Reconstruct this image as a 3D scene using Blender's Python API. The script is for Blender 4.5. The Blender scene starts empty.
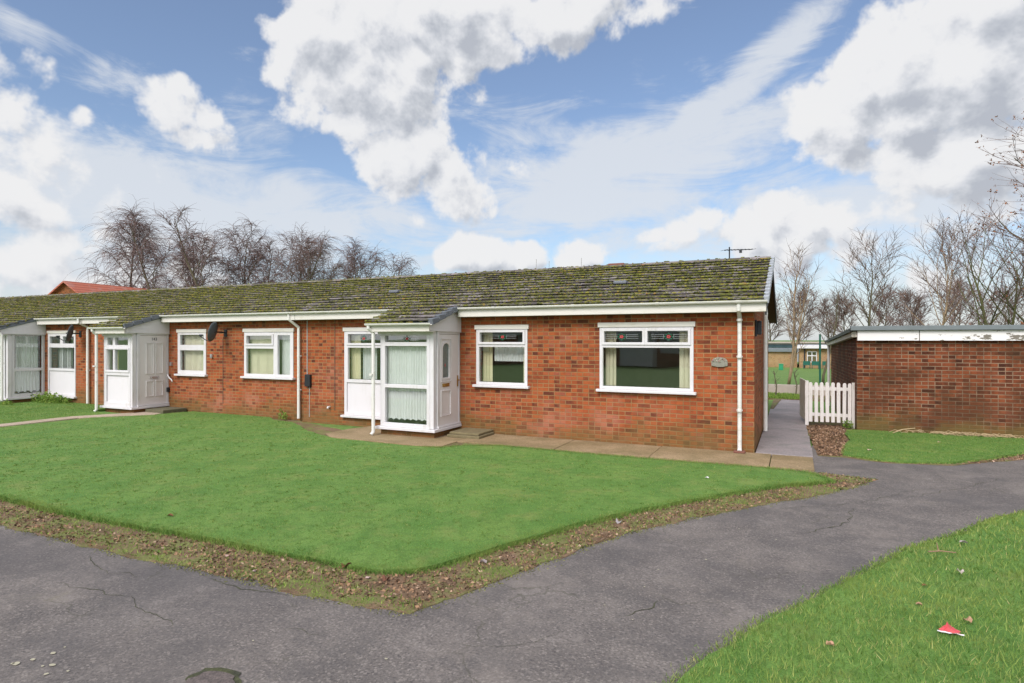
import bpy, bmesh, math, random
import numpy as np
from mathutils import Vector, Matrix, noise as mnoise
R = math.radians
rnd = random.Random(7)
nrg = np.random.default_rng(7)
scene = bpy.context.scene
COL = scene.collection

# ------------------------------------------------------------------ materials
class NT:
    def __init__(s, nt): s.nt = nt; s.n = nt.nodes; s.l = nt.links
    def node(s, t, **kw):
        n = s.n.new(t)
        for k, v in kw.items():
            if k == 'inp':
                for a, b in v.items():
                    if isinstance(b, bpy.types.NodeSocket): s.l.new(b, n.inputs[a])
                    else: n.inputs[a].default_value = b
            else: setattr(n, k, v)
        return n
    def math(s, op, a, b=None, c=None, clamp=False):
        n = s.n.new('ShaderNodeMath'); n.operation = op; n.use_clamp = clamp
        for i, v in enumerate((a, b, c)):
            if v is None: continue
            if isinstance(v, bpy.types.NodeSocket): s.l.new(v, n.inputs[i])
            else: n.inputs[i].default_value = v
        return n.outputs[0]
    def vmath(s, op, a, b=None):
        n = s.n.new('ShaderNodeVectorMath'); n.operation = op
        for i, v in enumerate((a, b)):
            if v is None: continue
            if isinstance(v, bpy.types.NodeSocket): s.l.new(v, n.inputs[i])
            else: n.inputs[i].default_value = v
        return n
    def mix(s, fac, a, b, mode='MIX'):
        n = s.n.new('ShaderNodeMix'); n.data_type = 'RGBA'; n.blend_type = mode; n.clamp_factor = True
        for i, v in ((0, fac), (6, a), (7, b)):
            if isinstance(v, bpy.types.NodeSocket): s.l.new(v, n.inputs[i])
            elif i == 0: n.inputs[0].default_value = v
            else: n.inputs[i].default_value = (*v[:3], 1)
        return n.outputs[2]
    def ramp(s, fac, stops, interp='LINEAR'):
        n = s.n.new('ShaderNodeValToRGB'); n.color_ramp.interpolation = interp
        el = n.color_ramp.elements
        while len(el) < len(stops): el.new(0.5)
        for e, (p, c) in zip(el, stops):
            e.position = p
            e.color = (*c[:3], 1) if hasattr(c, '__len__') else (c, c, c, 1)
        s.l.new(fac, n.inputs[0]); return n.outputs[0]
    def noise(s, vec, scale, detail=4, rough=0.55, dist=0.0):
        n = s.n.new('ShaderNodeTexNoise'); n.inputs['Scale'].default_value = scale
        n.inputs['Detail'].default_value = detail; n.inputs['Roughness'].default_value = rough
        n.inputs['Distortion'].default_value = dist
        if vec is not None: s.l.new(vec, n.inputs['Vector'])
        return n.outputs[0]
    def sstep(s, v, lo, hi, a=0.0, b=1.0):
        n = s.n.new('ShaderNodeMapRange'); n.interpolation_type = 'SMOOTHSTEP'
        s.l.new(v, n.inputs[0]); n.inputs[1].default_value = lo; n.inputs[2].default_value = hi
        n.inputs[3].default_value = a; n.inputs[4].default_value = b
        return n.outputs[0]

def mat(name, rough=0.8, spec=0.3):
    m = bpy.data.materials.new(name); m.use_nodes = True
    t = NT(m.node_tree); b = m.node_tree.nodes['Principled BSDF']
    b.inputs['Roughness'].default_value = rough
    b.inputs['Specular IOR Level'].default_value = spec
    return m, t, b
def objco(t): return t.node('ShaderNodeTexCoord').outputs['Object']
def bump(t, b, h, strength=0.5, dist=0.01):
    n = t.node('ShaderNodeBump'); n.inputs['Strength'].default_value = strength
    n.inputs['Distance'].default_value = dist; t.l.new(h, n.inputs['Height']); t.l.new(n.outputs[0], b.inputs['Normal'])
def setcol(t, b, c):
    if isinstance(c, bpy.types.NodeSocket): t.l.new(c, b.inputs['Base Color'])
    else: b.inputs['Base Color'].default_value = (*c, 1)

def plain(name, col, rough=0.6, var=0.12, scale=6, spec=0.3, metal=0):
    m, t, b = mat(name, rough, spec)
    co = objco(t); n = t.noise(co, scale, 5)
    c = t.mix(n, [x * (1 - var) for x in col], [min(1, x * (1 + var)) for x in col])
    setcol(t, b, c); b.inputs['Metallic'].default_value = metal
    bump(t, b, t.noise(co, scale * 8, 3), 0.15, 0.003)
    return m
def dirty(name, col, dirt, amt=0.5, rough=0.45, scale=3.0, stretch=(1, 1, 0.25)):
    """painted or plastic surface with streaks of grime"""
    m, t, b = mat(name, rough, 0.4)
    co = objco(t)
    mp = t.node('ShaderNodeMapping', inp={'Vector': co}); mp.inputs['Scale'].default_value = stretch
    n = t.noise(mp.outputs[0], scale * 4, 6, 0.65)
    n2 = t.noise(co, scale * 0.6, 3)
    f = t.math('MULTIPLY', t.sstep(n, 0.45, 0.75), t.sstep(n2, 0.35, 0.65))
    c = t.mix(t.math('MULTIPLY', f, amt), col, dirt)
    setcol(t, b, c)
    bump(t, b, t.noise(co, 30, 3), 0.1, 0.002)
    return m

def brick_mat(name, cols, mortar, algae=0.5, dark=0.0, light_joint=0.5):
    m, t, b = mat(name, 0.88, 0.2)
    tc = t.node('ShaderNodeTexCoord'); co = tc.outputs['Object']; nr = tc.outputs['Normal']
    sp = t.node('ShaderNodeSeparateXYZ', inp={0: co}); sn = t.node('ShaderNodeSeparateXYZ', inp={0: nr})
    isx = t.math('GREATER_THAN', t.math('ABSOLUTE', sn.outputs[0]), 0.5)
    u = t.math('ADD', t.math('MULTIPLY', sp.outputs[0], t.math('SUBTRACT', 1, isx)), t.math('MULTIPLY', sp.outputs[1], isx))
    # unevenly laid bricks
    wob = t.math('MULTIPLY', t.math('SUBTRACT', t.noise(co, 5, 2), 0.5), 0.006)
    vec = t.node('ShaderNodeCombineXYZ', inp={0: u, 1: t.math('ADD', sp.outputs[2], wob)})
    bt = t.node('ShaderNodeTexBrick', offset=0.5, inp={'Vector': vec.outputs[0], 'Color1': (0, 0, 0, 1), 'Color2': (1, 1, 1, 1), 'Mortar': (0, 0, 0, 1), 'Scale': 1.0, 'Mortar Size': 0.0085, 'Mortar Smooth': 0.25, 'Bias': 0.0, 'Brick Width': 0.225, 'Row Height': 0.075})
    rv = t.node('ShaderNodeSeparateColor', inp={0: bt.outputs['Color']}).outputs[0]
    cell = t.node('ShaderNodeCombineXYZ', inp={0: t.math('FLOOR', t.math('DIVIDE', u, 0.1125)), 1: t.math('FLOOR', t.math('DIVIDE', sp.outputs[2], 0.075)), 2: isx})
    wn = t.node('ShaderNodeTexWhiteNoise', inp={'Vector': cell.outputs[0]}).outputs['Value']
    rv = t.math('ADD', t.math('MULTIPLY', rv, 0.5), t.math('MULTIPLY', wn, 0.5))
    rv = t.math('ADD', t.math('MULTIPLY', t.math('SUBTRACT', rv, 0.5), 1.25), 0.5)
    # within-brick fire marks and random headers
    n1 = t.noise(vec.outputs[0], 9, 3, 0.6)
    f = t.math('ADD', rv, t.math('MULTIPLY', t.math('SUBTRACT', n1, 0.5), 0.9))
    c = t.ramp(f, cols)
    n2 = t.noise(co, 0.9, 4)
    c = t.mix(t.math('MULTIPLY', t.sstep(n2, 0.45, 0.7), 0.35), c, [x * 1.25 for x in cols[2][1]])
    grain = t.noise(co, 90, 3)
    c = t.mix(0.25, c, t.ramp(grain, [(0.3, 0.02), (0.7, 0.5)]), 'OVERLAY')
    mort = t.mix(t.sstep(t.noise(co, 2.2, 3), 0.35, 0.7), mortar, [x * 0.7 for x in mortar])
    fu = t.math('ABSOLUTE', t.math('SUBTRACT', t.math('FRACT', t.math('ADD', t.math('DIVIDE', u, 0.1125), 0.5)), 0.5))
    cell2 = t.node('ShaderNodeCombineXYZ', inp={0: t.math('ROUND', t.math('DIVIDE', u, 0.1125)), 1: t.math('FLOOR', t.math('DIVIDE', sp.outputs[2], 0.075)), 2: 7.0})
    hd = t.math('GREATER_THAN', t.node('ShaderNodeTexWhiteNoise', inp={'Vector': cell2.outputs[0]}).outputs['Value'], 0.72)
    hj = t.math('MULTIPLY', t.sstep(fu, 0.06, 0.03), hd)
    mfac = t.math('MAXIMUM', bt.outputs['Fac'], hj)
    c = t.mix(mfac, c, mort)
    if light_joint:   # lime bloom patches
        bl = t.math('MULTIPLY', t.sstep(t.math('SUBTRACT', t.noise(co, 1.4, 5, 0.6), t.math('MULTIPLY', t.math('SUBTRACT', sp.outputs[2], 0.8), 0.07)), 0.46, 0.70), t.math('MULTIPLY', t.math('ADD', t.math('MULTIPLY', wn, 0.9), 0.25), light_joint))
        c = t.mix(bl, c, (0.37, 0.17, 0.115))
    if dark:
        dk = t.math('MULTIPLY', t.sstep(t.noise(co, 1.1, 6, 0.65), 0.40, 0.6), dark * 1.25)
        c = t.mix(dk, c, (0.052, 0.026, 0.012))
    # algae towards the damp foot of the wall ; darker brown towards the top
    hz = t.math('ADD', sp.outputs[2], t.math('MULTIPLY', t.math('SUBTRACT', t.noise(co, 1.3, 4), 0.5), 1.5))
    a1 = t.math('MULTIPLY', t.sstep(hz, 0.55, 0.0), algae)
    c = t.mix(a1, c, (0.13, 0.095, 0.03))
    a2 = t.math('MULTIPLY', t.sstep(hz, 2.15, 2.6), algae * 0.5)
    c = t.mix(a2, c, (0.12, 0.075, 0.03))
    setcol(t, b, c)
    h = t.math('SUBTRACT', t.math('MULTIPLY', grain, 0.3), mfac)
    bump(t, b, h, 0.7, 0.008)
    return m

def glass_mat(name, tint=(0.955, 0.975, 0.965), refl=1.0):
    m = bpy.data.materials.new(name); m.use_nodes = True; t = NT(m.node_tree)
    for n in list(t.n):
        if n.type != 'OUTPUT_MATERIAL': t.n.remove(n)
    out = t.n['Material Output']
    tr = t.node('ShaderNodeBsdfTransparent', inp={0: (*tint, 1)})
    gl = t.node('ShaderNodeBsdfGlossy', inp={0: (0.92, 0.97, 0.95, 1), 'Roughness': 0.004})
    wv = t.node('ShaderNodeBump', inp={'Height': t.noise(objco(t), 1.8, 1)}); wv.inputs['Strength'].default_value = 0.05; wv.inputs['Distance'].default_value = 0.02
    t.l.new(wv.outputs[0], gl.inputs['Normal'])
    fr = t.node('ShaderNodeFresnel', inp={'IOR': 1.52})
    bf = t.node('ShaderNodeNewGeometry').outputs['Backfacing']
    f = t.math('MULTIPLY', t.math('ADD', t.math('MULTIPLY', fr.outputs[0], 2.9 * refl), 0.04 * refl, clamp=True), t.math('SUBTRACT', 1.0, bf))
    mx = t.node('ShaderNodeMixShader', inp={0: f, 1: tr.outputs[0], 2: gl.outputs[0]})
    t.l.new(mx.outputs[0], out.inputs[0])
    return m

def island_mat(name, stops, rough=0.8, trans=0.0, spec=0.2, nvar=0.0, nscale=3.0, ncol=(0.2, 0.2, 0.05), big=None):
    m, t, b = mat(name, rough, spec)
    r = t.node('ShaderNodeNewGeometry').outputs['Random Per Island']
    c = t.ramp(r, stops)
    if nvar:
        n = t.noise(objco(t), nscale, 4)
        c = t.mix(t.math('MULTIPLY', t.sstep(n, 0.42, 0.68), nvar), c, ncol)
    if big:
        n = t.noise(objco(t), 0.55, 5, 0.62); c = t.mix(t.math('MULTIPLY', t.sstep(n, 0.45, 0.68), 0.6), c, big[0])
        n = t.noise(objco(t), 1.5, 6, 0.7); c = t.mix(t.math('MULTIPLY', t.sstep(n, 0.50, 0.64), 0.5), c, big[1])
    setcol(t, b, c)
    if trans:
        tl = t.node('ShaderNodeBsdfTranslucent'); t.l.new(c, tl.inputs[0])
        mx = t.node('ShaderNodeMixShader', inp={0: trans, 1: b.outputs[0], 2: tl.outputs[0]})
        t.l.new(mx.outputs[0], t.n['Material Output'].inputs[0])
    return m

M = {}
M['brick'] = brick_mat('red_brick', [(0.0, (0.11, 0.032, 0.018)), (0.25, (0.20, 0.051, 0.022)), (0.5, (0.31, 0.076, 0.026)), (0.75, (0.38, 0.100, 0.032)), (1.0, (0.28, 0.082, 0.046))], (0.29, 0.165, 0.075), 0.6)
M['garbrick'] = brick_mat('old_brick', [(0.0, (0.055, 0.018, 0.01)), (0.3, (0.125, 0.036, 0.016)), (0.55, (0.20, 0.054, 0.022)), (0.8, (0.26, 0.07, 0.026)), (1.0, (0.15, 0.046, 0.024))], (0.25, 0.165, 0.105), 0.8, 0.5, 0.10)
M['yelbrick'] = brick_mat('yellow_brick', [(0.0, (0.25, 0.15, 0.06)), (0.5, (0.42, 0.27, 0.12)), (1.0, (0.36, 0.2, 0.09))], (0.3, 0.25, 0.17), 0.2)
M['white'] = dirty('white_upvc', (0.60, 0.575, 0.585), (0.38, 0.37, 0.29), 0.5)
M['panel'] = dirty('white_panel', (0.63, 0.60, 0.615), (0.5, 0.48, 0.42), 0.25)
M['door'] = dirty('door_white', (0.64, 0.60, 0.59), (0.5, 0.47, 0.42), 0.3)
M['gutter'] = dirty('gutter_white', (0.66, 0.64, 0.60), (0.33, 0.32, 0.19), 0.6, stretch=(0.3, 1, 1.2))
M['fascia'] = dirty('fascia_white', (0.62, 0.585, 0.535), (0.42, 0.38, 0.26), 0.6, stretch=(0.3, 1, 1.2))
M['peel'] = None
m, t, b = mat('peeling_paint', 0.7)
co = objco(t); mp = t.node('ShaderNodeMapping', inp={'Vector': co}); mp.inputs['Scale'].default_value = (1, 1, 2.5)
sx = t.node('ShaderNodeSeparateXYZ', inp={0: co}).outputs[0]
n = t.math('ADD', t.noise(mp.outputs[0], 4.2, 8, 0.72), t.math('MULTIPLY', t.sstep(sx, 0.6, 2.6), 0.13))
jx = t.math('GREATER_THAN', t.math('ABSOLUTE', t.math('SUBTRACT', sx, 1.07)), 0.008)
c = t.mix(t.sstep(n, 0.655, 0.67), (0.72, 0.69, 0.67), (0.17, 0.15, 0.12)); c = t.mix(jx, (0.1, 0.09, 0.08), c)
setcol(t, b, c); M['peel'] = m
M['glass'] = glass_mat('window_glass')
M['frost'] = plain('frosted_glass', (0.13, 0.16, 0.145), 0.25, 0.35, 18, 0.6)
M['black'] = plain('black_plastic', (0.018, 0.019, 0.022), 0.5)
M['dishgrey'] = plain('dish_grey', (0.075, 0.088, 0.10), 0.55)
M['gold'] = plain('brass', (0.42, 0.27, 0.08), 0.35, metal=0.9)
M['silver'] = plain('steel', (0.5, 0.5, 0.5), 0.35, metal=0.9)
M['grey'] = plain('cable_grey', (0.33, 0.32, 0.30), 0.6)
M['darkcable'] = plain('dark_cable', (0.03, 0.022, 0.02), 0.6)
M['cream'] = plain('cream_fabric', (0.66, 0.58, 0.38), 0.9)
M['blind'] = plain('pale_blind', (0.67, 0.60, 0.44), 0.9)
M['net'] = plain('net_curtain', (0.64, 0.63, 0.62), 0.9)
M['inner'] = plain('room_wall', (0.34, 0.30, 0.25), 0.9)
M['tile'] = island_mat('roof_tile', [(0, (0.085, 0.07, 0.066)), (0.5, (0.155, 0.132, 0.13)), (1, (0.27, 0.235, 0.24))], 0.75, nvar=0.85, nscale=6, ncol=(0.075, 0.075, 0.028))
M['moss'] = island_mat('roof_moss', [(0, (0.03, 0.033, 0.010)), (0.35, (0.068, 0.073, 0.015)), (0.7, (0.125, 0.128, 0.023)), (0.92, (0.19, 0.172, 0.034)), (1, (0.2, 0.115, 0.035))], 1.0)
M['verge'] = plain('verge_cap', (0.37, 0.385, 0.42), 0.5, 0.25, 12)
M['darkverge'] = plain('slate_verge', (0.14, 0.15, 0.17), 0.6, 0.3, 12)
M['barge'] = plain('dark_bargeboard', (0.02, 0.02, 0.02), 0.5)
M['soffit'] = plain('timber_soffit', (0.12, 0.085, 0.04), 0.8, 0.3)
M['felt'] = plain('grey_roof_felt', (0.15, 0.17, 0.175), 0.7, 0.2, 5)
M['terracotta'] = plain('terracotta', (0.17, 0.07, 0.05), 0.8)
M['redtile'] = None
m, t, b = mat('red_roof_tiles', 0.8); co = objco(t)
s_ = t.node('ShaderNodeSeparateXYZ', inp={0: co})
wv = t.math('FRACT', t.math('MULTIPLY', s_.outputs[2], 6.0)); wx = t.math('FRACT', t.math('MULTIPLY', s_.outputs[0], 3.3))
c = t.mix(t.sstep(wv, 0.0, 0.3), (0.14, 0.035, 0.02), (0.40, 0.125, 0.08)); c = t.mix(t.math('MULTIPLY', t.sstep(t.noise(co, 1.4, 4), 0.5, 0.65), 0.5), c, (0.36, 0.2, 0.17))
setcol(t, b, c); M['redtile'] = m
M['fence'] = dirty('fence_paint', (0.66, 0.61, 0.58), (0.27, 0.26, 0.16), 0.8, 0.8, 5)
M['fencegreen'] = dirty('algae_boards', (0.58, 0.58, 0.48), (0.2, 0.22, 0.13), 0.9, 0.8, 5)
M['greenpost'] = plain('green_post', (0.01, 0.09, 0.06), 0.5)
M['lowwall'] = plain('pale_concrete', (0.36, 0.31, 0.26), 0.9, 0.2)

# ground family
def ground_mat(name, base, alt, sc, fine, bumpd=0.01, extra=None, rough=0.92):
    m, t, b = mat(name, rough, 0.25); co = objco(t)
    n = t.noise(co, sc, 6, 0.6); f = t.noise(co, fine, 5, 0.7)
    c = t.mix(t.sstep(n, 0.3, 0.7), base, alt)
    c = t.mix(0.6, c, t.ramp(f, [(0.3, 0.18), (0.7, 0.82)]), 'OVERLAY')
    if extra: c = extra(t, co, c)
    setcol(t, b, c)
    bump(t, b, f, 0.6, bumpd)
    return m
def asphalt_extra(t, co, c):
    # aggregate speckle, damp darker zones, moss-filled hairline cracks
    v = t.node('ShaderNodeTexVoronoi', inp={'Vector': co, 'Scale': 75.0})
    sp = t.node('ShaderNodeSeparateColor', inp={0: v.outputs['Color']}).outputs[0]
    c = t.mix(t.math('MULTIPLY', t.sstep(sp, 0.80, 0.97), 0.38), c, (0.32, 0.28, 0.25))
    c = t.mix(t.math('MULTIPLY', t.sstep(sp, 0.22, 0.02), 0.32), c, (0.025, 0.025, 0.03))
    big = t.noise(co, 0.5, 5, 0.6)
    c = t.mix(t.math('MULTIPLY', t.sstep(big, 0.42, 0.66), 0.55), c, (0.092, 0.084, 0.084))
    tan = t.noise(co, 0.85, 6, 0.65)
    c = t.mix(t.math('MULTIPLY', t.sstep(tan, 0.5, 0.72), 0.5), c, (0.24, 0.205, 0.18))
    ms = t.noise(co, 1.7, 8, 0.75)
    c = t.mix(t.math('MULTIPLY', t.sstep(ms, 0.60, 0.74), 0.30), c, (0.11, 0.11, 0.05))
    pt = t.noise(co, 2.6, 8, 0.8)
    c = t.mix(t.math('MULTIPLY', t.sstep(pt, 0.50, 0.58), 0.30), c, (0.075, 0.07, 0.07))
    c = t.mix(t.math('MULTIPLY', t.sstep(pt, 0.44, 0.38), 0.30), c, (0.25, 0.22, 0.20))
    d = t.node('ShaderNodeTexNoise', inp={'Vector': co}); d.inputs['Scale'].default_value = 2.0; d.inputs['Detail'].default_value = 6
    dv = t.vmath('MULTIPLY', t.vmath('SUBTRACT', d.outputs['Color'], (0.5, 0.5, 0.5)).outputs[0], (0.75, 0.75, 0.75))
    cv = t.vmath('ADD', co, dv.outputs[0])
    v2 = t.node('ShaderNodeTexVoronoi', feature='DISTANCE_TO_EDGE', inp={'Vector': cv.outputs[0], 'Scale': 0.9})
    msk = t.sstep(t.noise(co, 0.9, 3), 0.50, 0.60)
    ck = t.math('MULTIPLY', t.sstep(v2.outputs['Distance'], 0.011, 0.002), msk)
    c = t.mix(t.math('MULTIPLY', ck, 0.4), c, (0.05, 0.05, 0.03))
    return c
M['asphalt'] = ground_mat('worn_asphalt', (0.114, 0.100, 0.093), (0.163, 0.142, 0.129), 1.6, 55, 0.006, asphalt_extra)
def turf_extra(t, co, c):
    n = t.noise(co, 2.2, 6, 0.7)
    c = t.mix(t.math('MULTIPLY', t.sstep(n, 0.48, 0.72), 0.5), c, (0.22, 0.22, 0.07))
    n3 = t.noise(co, 9, 5, 0.7); c = t.mix(t.math('MULTIPLY', t.sstep(n3, 0.55, 0.35), 0.45), c, (0.05, 0.11, 0.02))
    return c
M['turf'] = ground_mat('lawn_turf', (0.085, 0.178, 0.035), (0.13, 0.22, 0.048), 1.6, 60, 0.012, turf_extra)
M['ground'] = ground_mat('far_ground', (0.10, 0.18, 0.04), (0.13, 0.20, 0.05), 0.3, 8, 0.02)
M['soil'] = ground_mat('bare_soil', (0.12, 0.075, 0.045), (0.20, 0.13, 0.08), 3, 35, 0.02,
    lambda t, co, c: t.mix(t.math('MULTIPLY', t.sstep(t.noise(co, 3.3, 6, 0.7), 0.44, 0.6), 0.75), c, (0.14, 0.17, 0.045)))
def slab_extra(width, row, col):
    def f(t, co, c):
        c = t.mix(t.math('MULTIPLY', t.sstep(t.noise(co, 1.8, 6, 0.7), 0.45, 0.7), 0.55), c, col)
        return c
    return f
M['tanslab'] = ground_mat('tan_concrete', (0.30, 0.215, 0.125), (0.20, 0.145, 0.075), 1.5, 50, 0.004, slab_extra(0, 0, (0.15, 0.12, 0.055)))
M['greyslab'] = ground_mat('grey_concrete', (0.30, 0.255, 0.245), (0.22, 0.19, 0.185), 1.0, 50, 0.004, slab_extra(0, 0, (0.12, 0.125, 0.11)), 0.55)
M['pinkslab'] = ground_mat('pale_path_concrete', (0.40, 0.31, 0.24), (0.3, 0.24, 0.17), 1.2, 50, 0.004)
M['crack'] = ground_mat('crack_moss', (0.04, 0.04, 0.03), (0.075, 0.08, 0.035), 9, 60, 0.004)
M['grassblade'] = island_mat('grass_blades', [(0, (0.05, 0.13, 0.02)), (0.4, (0.125, 0.238, 0.048)), (0.8, (0.19, 0.31, 0.066)), (0.95, (0.30, 0.34, 0.11)), (1, (0.42, 0.36, 0.17))], 0.75, 0.3, nvar=0.6, nscale=7, ncol=(0.21, 0.28, 0.06), big=((0.25, 0.30, 0.07), (0.07, 0.185, 0.035)))
M['grassblade2'] = island_mat('long_grass_blades', [(0, (0.05, 0.13, 0.018)), (0.4, (0.14, 0.25, 0.052)), (0.75, (0.22, 0.33, 0.078)), (0.93, (0.39, 0.42, 0.13)), (1, (0.5, 0.42, 0.2))], 0.75, 0.3, nvar=0.55, nscale=6, ncol=(0.32, 0.36, 0.09), big=((0.30, 0.35, 0.08), (0.10, 0.21, 0.04)))
M['weed'] = island_mat('weed_leaf', [(0, (0.07, 0.15, 0.02)), (0.5, (0.17, 0.28, 0.045)), (1, (0.30, 0.36, 0.08))], 0.7, 0.25)
M['litter'] = island_mat('leaf_litter', [(0, (0.06, 0.035, 0.025)), (0.3, (0.14, 0.085, 0.055)), (0.6, (0.24, 0.14, 0.08)), (0.88, (0.33, 0.20, 0.12)), (1, (0.42, 0.30, 0.22))], 0.9)
M['bark'] = plain('bark_olive', (0.105, 0.09, 0.055), 0.9, 0.35, 8)
M['birchbark'] = plain('bark_birch', (0.27, 0.19, 0.115), 0.85, 0.35, 10)
M['twig'] = island_mat('twigs_purple', [(0, (0.10, 0.068, 0.062)), (1, (0.22, 0.15, 0.14))], 0.9)
M['twigbrown'] = island_mat('twigs_brown', [(0, (0.09, 0.062, 0.052)), (1, (0.21, 0.14, 0.115))], 0.9)
M['deadleaf'] = island_mat('dead_leaves', [(0, (0.10, 0.05, 0.025)), (1, (0.30, 0.12, 0.05))], 0.9)

# ------------------------------------------------------------------ mesh helpers
def parented(o, parent):
    if parent is not None:
        o.parent = parent
        w = WORLD.get(parent.name, Matrix.Identity(4))
        o.matrix_parent_inverse = Matrix.Identity(4)
        WORLD[o.name] = w
WORLD = {}
def empty(name, loc, rz=0.0):
    o = bpy.data.objects.new(name, None); o.empty_display_size = 0.3
    COL.objects.link(o); o.location = loc; o.rotation_euler.z = rz
    WORLD[o.name] = Matrix.Translation(loc) @ Matrix.Rotation(rz, 4, 'Z')
    return o
def tag(o, label, cat, group=None):
    o['label'] = label; o['category'] = cat
    if group: o['group'] = group
    return o
def kind(o, k): o['kind'] = k; return o

class MB:
    """collects shapes in world (or parent-local) coordinates; build() makes ONE mesh"""
    def __init__(s, T=None): s.v = []; s.f = []; s.T = T
    def add(s, verts, faces):
        n = len(s.v)
        if s.T: verts = [s.T(*p) for p in verts]
        s.v += [tuple(p) for p in verts]; s.f += [tuple(i + n for i in f) for f in faces]
        return s
    def box(s, x0, x1, y0, y1, z0, z1):
        if x0 > x1: x0, x1 = x1, x0
        if y0 > y1: y0, y1 = y1, y0
        v = [(x, y, z) for z in (z0, z1) for y in (y0, y1) for x in (x0, x1)]
        return s.add(v, [(0, 2, 3, 1), (4, 5, 7, 6), (0, 1, 5, 4), (2, 6, 7, 3), (0, 4, 6, 2), (1, 3, 7, 5)])
    def prism(s, poly, axis, a0, a1):
        n = len(poly)
        def P(p, a): return {'x': (a, p[0], p[1]), 'y': (p[0], a, p[1]), 'z': (p[0], p[1], a)}[axis]
        v = [P(p, a0) for p in poly] + [P(p, a1) for p in poly]
        f = [tuple(range(n - 1, -1, -1)), tuple(range(n, 2 * n))] + [(i, (i + 1) % n, (i + 1) % n + n, i + n) for i in range(n)]
        return s.add(v, f)
    def ring(s, outer, inner, axis, a0, a1):
        n = len(outer)
        def P(p, a): return {'x': (a, p[0], p[1]), 'y': (p[0], a, p[1]), 'z': (p[0], p[1], a)}[axis]
        v = [P(p, a0) for p in outer] + [P(p, a0) for p in inner] + [P(p, a1) for p in outer] + [P(p, a1) for p in inner]
        f = []
        for i in range(n):
            j = (i + 1) % n
            f += [(i, j, j + n, i + n), (i + 2 * n, i + 3 * n, j + 3 * n, j + 2 * n), (i, i + 2 * n, j + 2 * n, j), (i + n, j + n, j + 3 * n, i + 3 * n)]
        return s.add(v, f)
    def rectring(s, u0, u1, z0, z1, w, axis, a0, a1):
        o = [(u0, z0), (u1, z0), (u1, z1), (u0, z1)]; i = [(u0 + w, z0 + w), (u1 - w, z0 + w), (u1 - w, z1 - w), (u0 + w, z1 - w)]
        return s.ring(o, i, axis, a0, a1)
    def tube(s, pts, rad, sides=10, cap=True):
        pts = [Vector(p) for p in pts]
        rr = rad if hasattr(rad, '__len__') else [rad] * len(pts)
        v = []; f = []
        ref = None
        for i, p in enumerate(pts):
            d = (pts[min(i + 1, len(pts) - 1)] - pts[max(i - 1, 0)]).normalized()
            if ref is None: ref = Vector((0, 0, 1)) if abs(d.z) < 0.9 else Vector((1, 0, 0))
            a = d.cross(ref).normalized(); b_ = d.cross(a).normalized(); ref = b_.cross(d) if False else ref
            if abs(d.dot(ref)) > 0.95: ref = Vector((1, 0, 0)) if abs(d.x) < 0.9 else Vector((0, 1, 0)); a = d.cross(ref).normalized(); b_ = d.cross(a)
            for k in range(sides):
                an = 2 * math.pi * k / sides
                v.append(tuple(p + (a * math.cos(an) + b_ * math.sin(an)) * rr[i]))
        for i in range(len(pts) - 1):
            for k in range(sides):
                k2 = (k + 1) % sides
                f.append((i * sides + k, i * sides + k2, (i + 1) * sides + k2, (i + 1) * sides + k))
        if cap:
            f.append(tuple(range(sides))); f.append(tuple((len(pts) - 1) * sides + k for k in range(sides - 1, -1, -1)))
        return s.add(v, f)
    def grid_wall(s, u0, u1, z0, z1, w0, w1, holes):
        """slab in (u, w, z) with rectangular holes, no inner faces"""
        us = sorted({u0, u1, *[h[0] for h in holes], *[h[1] for h in holes]})
        zs = sorted({z0, z1, *[h[2] for h in holes], *[h[3] for h in holes]})
        us = [u for u in us if u0 <= u <= u1]; zs = [z for z in zs if z0 <= z <= z1]
        def solid(i, j):
            if not (0 <= i < len(us) - 1 and 0 <= j < len(zs) - 1): return False
            cu, cz = (us[i] + us[i + 1]) / 2, (zs[j] + zs[j + 1]) / 2
            return not any(h[0] < cu < h[1] and h[2] < cz < h[3] for h in holes)
        for i in range(len(us) - 1):
            for j in range(len(zs) - 1):
                if not solid(i, j): continue
                a, b_, c, d = us[i], us[i + 1], zs[j], zs[j + 1]
                s.add([(a, w0, c), (b_, w0, c), (b_, w0, d), (a, w0, d)], [(0, 1, 2, 3)])
                s.add([(a, w1, c), (b_, w1, c), (b_, w1, d), (a, w1, d)], [(3, 2, 1, 0)])
                if not solid(i - 1, j): s.add([(a, w0, c), (a, w1, c), (a, w1, d), (a, w0, d)], [(0, 1, 2, 3)])
                if not solid(i + 1, j): s.add([(b_, w0, c), (b_, w1, c), (b_, w1, d), (b_, w0, d)], [(3, 2, 1, 0)])
                if not solid(i, j - 1): s.add([(a, w0, c), (b_, w0, c), (b_, w1, c), (a, w1, c)], [(3, 2, 1, 0)])
                if not solid(i, j + 1): s.add([(a, w0, d), (b_, w0, d), (b_, w1, d), (a, w1, d)], [(0, 1, 2, 3)])
        return s
    def build(s, name, m, parent=None, smooth=False, bevel=0.0, world=True, weld=True):
        me = bpy.data.meshes.new(name)
        v = s.v
        o = bpy.data.objects.new(name, me); COL.objects.link(o)
        if parent is not None:
            if world:
                inv = WORLD[parent.name].inverted(); v = [tuple(inv @ Vector(p)) for p in v]
            o.parent = parent; WORLD[o.name] = WORLD[parent.name]
        else: WORLD[o.name] = Matrix.Identity(4)
        me.from_pydata(v, [], s.f); me.materials.append(m)
        bm = bmesh.new(); bm.from_mesh(me)
        if weld: bmesh.ops.remove_doubles(bm, verts=bm.verts, dist=1e-5)
        bmesh.ops.recalc_face_normals(bm, faces=bm.faces)
        bm.to_mesh(me); bm.free()
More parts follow.
